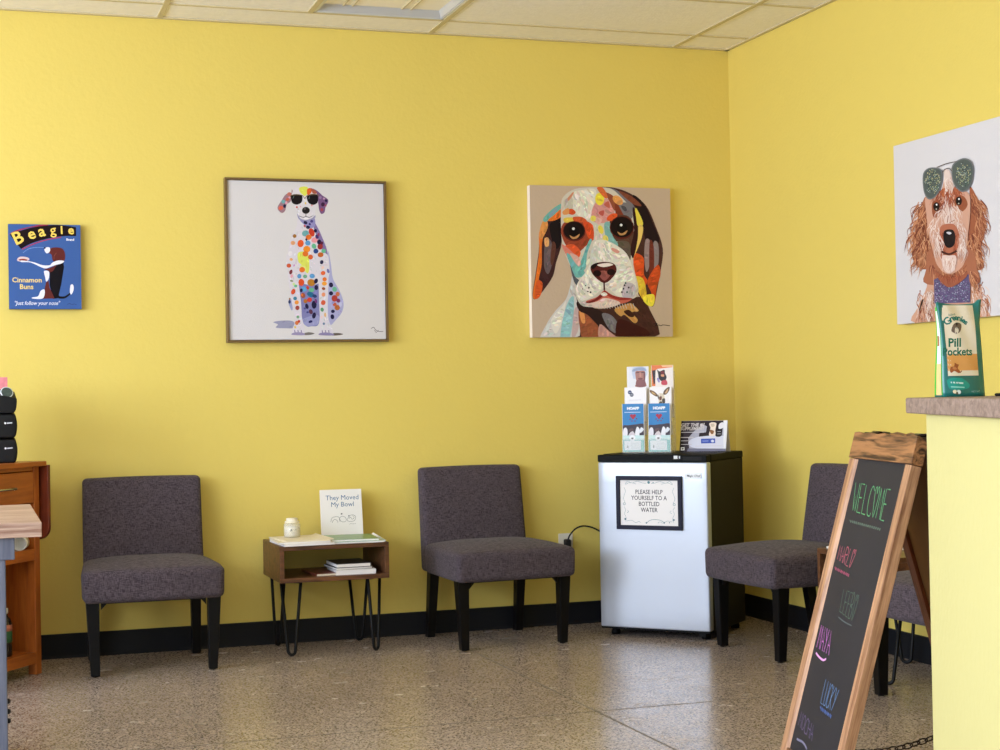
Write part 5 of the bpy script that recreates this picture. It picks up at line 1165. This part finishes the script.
def chalk(word, x0, y0, s, o, ax, up, col, w, upend=None, gap=.22):
    """o: baseline start, ax: baseline vector of the whole word, up: cap vector, in crop pixels"""
    a.crop(x0, y0, s); n = len(word); cell = 1 / (n * (1 + gap) - gap)
    for i, ch in enumerate(word):
        b0 = i * cell * (1 + gap)
        for st in stroke_font(ch):
            pts = []
            for (u, v) in st:
                tt = b0 + u * cell; q = up if upend is None else (up[0] + (upend[0] - up[0]) * tt, up[1] + (upend[1] - up[1]) * tt)
                pts.append((o[0] + ax[0] * tt + q[0] * v, o[1] + ax[1] * tt + q[1] * v))
            wp = [a.g(*q) for q in pts]; g_save = a.g; a.sheet(); a.line(wp, w, col, curve=(ch in 'COUvRB')); a.g = g_save
def zig(x0, y0, s, p, q, n, amp, col, w):
    a.crop(x0, y0, s); pts = []
    for i in range(2 * n + 1):
        t = i / (2 * n); pts.append(a.g(p[0] + (q[0] - p[0]) * t, p[1] + (q[1] - p[1]) * t + (amp if i % 2 else -amp)))
    a.sheet(); a.line(pts, w, col, curve=False)
GRN = (100, 160, 108)
CF = a.f
def flush():
    global a
    a.build('chalk_word', M['chalk'], fb, y=.0097); a = Art(step=.00001); a.f = CF
chalk('WELCvME', 842, 475, 12.5, (125, 440), (410, 135), (50, -350), GRN, .0030, upend=(80, -395))
zig(842, 475, 12.5, (100, 575), (490, 680), 15, 16, (124, 146, 124), .0018)
flush()
chalk('MARLv', 830, 540, 17.86, (130, 350), (240, 160), (50, -250), (168, 92, 102), .0030, upend=(110, -320))
zig(830, 540, 17.86, (90, 510), (345, 640), 9, 26, (180, 88, 112), .0030)
flush()
chalk('LEEBv', 832, 585, 16.67, (130, 450), (220, 170), (65, -370), (90, 106, 92), .0026, upend=(110, -430))
a.crop(832, 585, 16.67); wp = [a.g(110, 545), a.g(200, 620), a.g(330, 690)]; a.sheet(); a.line(wp, .003, (92, 98, 96))
flush()
chalk('MAYA', 810, 620, 16.3, (105, 460), (200, 130), (80, -370), (168, 100, 160), .0038, upend=(60, -390))
a.crop(810, 620, 16.3); wp = [a.g(95, 550), a.g(150, 620), a.g(215, 670), a.g(262, 650)]; a.sheet(); a.line(wp, .006, (210, 150, 196))
flush()
chalk('LUCKY', 812, 675, 15, (130, 440), (180, 130), (75, -360), (96, 122, 156), .0030, upend=(100, -330))
zig(812, 675, 15, (130, 520), (295, 650), 7, 28, (84, 110, 170), .0036)
flush()
chalk('MOCHA', 790, 705, 16.67, (130, 360), (230, 270), (60, -240), (104, 90, 116), .0030, upend=(50, -250))
a.crop(790, 705, 16.67); wp = [a.g(110, 590), a.g(150, 615), a.g(200, 640), a.g(250, 700), a.g(280, 770)]; a.sheet(); a.line(wp, .006, (120, 116, 136))
flush()

# ------------------------------------------------------------------ reception counter at the right
P0 = Vector((-1.528, -3.870)); gd = Vector((-.368, -.930)); pd_ = Vector((.930, -.368))
cn = thing('reception_counter', 'yellow reception counter with a grey-brown wooden top at the right edge of the photo', 'counter', (-1.3, -4.6, 0))
O = Vector((-1.3, -4.6))
def rel(v): return (v.x - O.x, v.y - O.y)
sl_pts = [P0 + gd * .012 + pd_ * 0, P0 + gd * .004 + Vector((.012, .003)), Vector((-.55, -3.405)), Vector((-.55, -3.95)), Vector((-1.12, -4.22)), P0 + gd * 1.9 + pd_ * .5, P0 + gd * 1.9]
bm = nbm(); add_prism(bm, [rel(v) for v in sl_pts], 1.0175, 1.0525, 'z'); obj('countertop', bm, M['greywood'], cn, bevel=.004, bseg=3)
W0 = Vector((-1.548, -3.985)) + pd_ * .0
wl = [W0, Vector((-.60, -3.80)), Vector((-.60, -3.95)), Vector((-1.40, -4.16)), W0 + gd * 1.75 + pd_ * .15, W0 + gd * 1.75]
bm = nbm(); add_prism(bm, [rel(v) for v in wl], 0, 1.0175, 'z'); obj('front_wall', bm, M['counter_paint'], cn)

# treat bag on the counter
BR_ = math.radians(-5)
bb = Vector((-1.425, -3.879, 1.0525)) + Matrix.Rotation(BR_, 3, 'Z') @ Vector((.052, .03, 0))
bg = thing('treat_bag', 'green and cream Pill Pockets treat pouch standing on the counter', 'bag', bb, BR_)
BH = .213
def halfw(s): return .0515 + .0012 * math.cos(s * 5) + (.004 * (s - .8) * 5 if s > .8 else 0)
def bagth(x, s): return .0025 + .0275 * (1 - s) ** .75 * (1 - .35 * abs(x / .053) ** 3)
def ripple(x, s): return .0014 * math.sin(x * 130 + s * 9) * (s * 1.2)
def bag(x, y, z):
    s = (z + 1) / 2; X = x * halfw(s); Z = s * BH
    if s > .9: Z += .006 * x * x * (s - .9) * 10 + (.006 if x > .8 else 0)
    flare = .010 * max(0, abs(x) - .75) * 4 * max(0, s - .8) * 5
    return (X, y * bagth(X, s) + ripple(X, s) - flare * .4, Z)
bm = nbm(); add_grid_box(bm, 18, 4, 20, bag); bgp = obj('pouch', bm, plain('teal_foil', (22, 112, 104), 0.32, spec=.6), bg, bevel=0, smooth=True)
a = Art(step=.00004); a.f = homog([(937.7, 302.5), (983, 301), (984.2, 392), (941, 395.6)], [(-.0515, .208), (.0515, .208), (.0515, 0.002), (-.0515, 0.002)])
CRM = (236, 224, 198)
def dense(pts, n=6):
    out = []
    for i in range(len(pts)):
        p, q = pts[i], pts[(i + 1) % len(pts)]
        for k in range(n): out.append((p[0] + (q[0] - p[0]) * k / n, p[1] + (q[1] - p[1]) * k / n))
    return out
def strip(x0, x1, z0, z1, col, nx=1, nz=1):
    nx = nz = 1
    first = True
    for i in range(nx):
        for j in range(nz):
            xa_, xb_ = x0 + (x1 - x0) * i / nx, x0 + (x1 - x0) * (i + 1) / nx; za, zb = z0 + (z1 - z0) * j / nz, z0 + (z1 - z0) * (j + 1) / nz
            a.items.append(([(xa_, za), (xb_, za), (xb_, zb), (xa_, zb)], col if first else col + ('same',))); first = False
strip(-.041, .036, .048, .211, CRM); strip(-.041, .036, .060, .098, (226, 164, 92)); strip(-.041, -.004, .098, .112, CRM); strip(-.045, .036, .176, .206, (230, 218, 190))
a.crop(930, 345, 13.64)
a.blob([(190, 470), (250, 440), (380, 430), (430, 450), (500, 510), (480, 560), (380, 590), (230, 590), (195, 530)], (40, 156, 140)); a.line([(235, 498), (410, 500)], 22, (206, 236, 228), False); a.line([(235, 560), (425, 555)], 16, (150, 220, 206), False)
a.blob([(230, 350), (240, 290), (290, 270), (300, 225), (330, 240), (360, 250), (340, 300), (380, 345), (350, 365), (290, 340), (250, 365)], (166, 92, 50)); a.blob([(262, 300), (300, 280), (330, 310), (290, 320)], (206, 136, 84)); a.line([(370, 360), (400, 330)], 12, (150, 80, 44))
a.ell(285, 622, 28, 26, (240, 226, 190)); a.ell(340, 622, 30, 28, (226, 236, 230)); a.ell(315, 640, 14, 22, (96, 90, 60))
c = a.g(590, 612); add_text(a, 'NET WT', .006, c[0], c[1], (160, 200, 196)); 
c = a.g(345, 118); add_text(a, 'Pockets', .0255, c[0] + .001, c[1], (24, 106, 84), bold=.0007, shear=.08, sx=.92)
a.crop(930, 290, 13.64)
c = a.g(325, 745); add_text(a, 'Pill', .0275, c[0] - .002, c[1], (24, 106, 84), bold=.0008, shear=.08)
GC = (24, 116, 104)
for ch, x, y, rt, sz in (('G', 245, 425, .5, .024), ('r', 292, 385, .35, .021), ('e', 325, 368, .2, .019), ('e', 362, 362, .0, .019), ('n', 402, 368, -.2, .019), ('i', 434, 380, -.35, .019), ('e', 460, 395, -.5, .018), ('s', 490, 418, -.6, .017)):
    c = a.g(x, y); add_text(a, ch, sz, c[0], c[1], GC, bold=.0006, rot=rt)
c = a.g(300, 300); add_text(a, 'feline', .0085, c[0], c[1], GC, rot=.2)
a.blob([(300, 440), (340, 405), (400, 400), (435, 430), (420, 500), (390, 540), (345, 560), (310, 550), (275, 520)], (116, 98, 84)); a.blob([(330, 480), (370, 470), (380, 520), (350, 570), (325, 560)], (224, 214, 196)); a.blob([(345, 405), (375, 400), (370, 440), (345, 440)], (60, 50, 46)); a.ell(375, 475, 8, 8, (50, 40, 40))
def onbag(x, y, z):
    s = min(max(z / BH, 0), 1)
    return (x, -bagth(x, s) + ripple(x, s) - .0006 + y, z)
a.build('pouch_print', M['glossink'], bg, fn=onbag)
# the side gusset facing the windows
bm = nbm()
def gz(y0, y1, z0, z1, mi, dx):
    n = 10
    L_ = []
    for k in range(n + 1):
        s = (z0 + (z1 - z0) * k / n); th_ = bagth(.0515, s); xx = -halfw(s) - dx
        L_.append((bm.verts.new((xx, y0 * th_ + ripple(-.0515, s), s * BH)), bm.verts.new((xx, y1 * th_ + ripple(-.0515, s), s * BH))))
    for p, q in zip(L_, L_[1:]):
        f = bm.faces.new((p[0], q[0], q[1], p[1])); f.material_index = mi
gz(-.85, .95, .02, .97, 0, .0006); gz(-.65, .45, .02, .93, 1, .001); gz(-.65, .45, .02, .36, 2, .0014); gz(-.3, .3, .55, .66, 3, .0018)
obj('side_gusset', bm, [plain('bright_green_foil', (70, 176, 60), .35), plain('white_foil', (232, 238, 230), .35), plain('apricot_foil', (236, 190, 130), .35), plain('brown_print', (160, 100, 60), .4)], bg)

# slim black tablet lying beside the bag
tb = thing('tablet', 'slim black tablet lying flat on the counter to the right of the treat bag', 'tablet', (-1.20, -4.03, 1.0525), math.radians(14))
bm = nbm(); add_box(bm, -.15, .15, -.09, .09, 0, .007); obj('case', bm, M['black_plastic'], tb, bevel=.003)
bm = nbm(); add_box(bm, -.14, .14, -.08, .08, .007, .0075); obj('screen', bm, plain('dark_screen', (14, 14, 18), .1), tb)

# ------------------------------------------------------------------ daylight, camera, world
def window_light(loc, rot, sx, sz, power, col):
    l = bpy.data.lights.new('daylight', 'AREA'); l.shape = 'RECTANGLE'; l.size = sx; l.size_y = sz; l.energy = power; l.color = col
    o = bpy.data.objects.new('daylight', l); C.objects.link(o); o.location = loc; o.rotation_euler = rot
DAY = (0.78, 0.885, 1.08)
PL, PF = 190, 14
for (o0, o1) in left_open: window_light((XL + .01, (o0 + o1) / 2, (ZB + ZT) / 2), (0, math.radians(-90), 0), ZT - ZB - .1, o1 - o0 - .1, PL, DAY)
for (o0, o1) in front_open: window_light(((o0 + o1) / 2, YF + .01, (ZB + ZT) / 2), (math.radians(90), 0, 0), o1 - o0 - .1, ZT - ZB - .1, PF, DAY)
w = bpy.data.worlds.new('World'); bpy.context.scene.world = w; w.use_nodes = True
nt = w.node_tree; bgn = nt.nodes['Background']
sky = nt.nodes.new('ShaderNodeTexSky'); sky.sky_type = 'HOSEK_WILKIE'; sky.turbidity = 6
nt.links.new(sky.outputs[0], bgn.inputs[0]); bgn.inputs[1].default_value = 1.0

cam = bpy.data.cameras.new('Camera'); co = bpy.data.objects.new('Camera', cam); C.objects.link(co)
r_ = Vector((0.9486, -0.3159, -0.0183)).normalized(); f_ = Vector((0.3162, 0.9486, 0.0137)).normalized(); u_ = r_.cross(f_); r_ = f_.cross(u_)
m = Matrix((r_, u_, -f_)).transposed().to_4x4(); m.translation = Vector((-3.5434, -7.0148, 1.0714)); co.matrix_world = m
cam.sensor_width = 36; cam.lens = 1594.5 / 1000 * 36; cam.clip_start = 0.05
sc = bpy.context.scene; sc.camera = co
sc.view_settings.view_transform = 'Standard'; sc.view_settings.look = 'None'; sc.view_settings.gamma = 1; sc.view_settings.use_curve_mapping = False
sc.view_settings.exposure = -0.57
sc.cycles.max_bounces = 10; sc.cycles.diffuse_bounces = 7; sc.cycles.transparent_max_bounces = 12
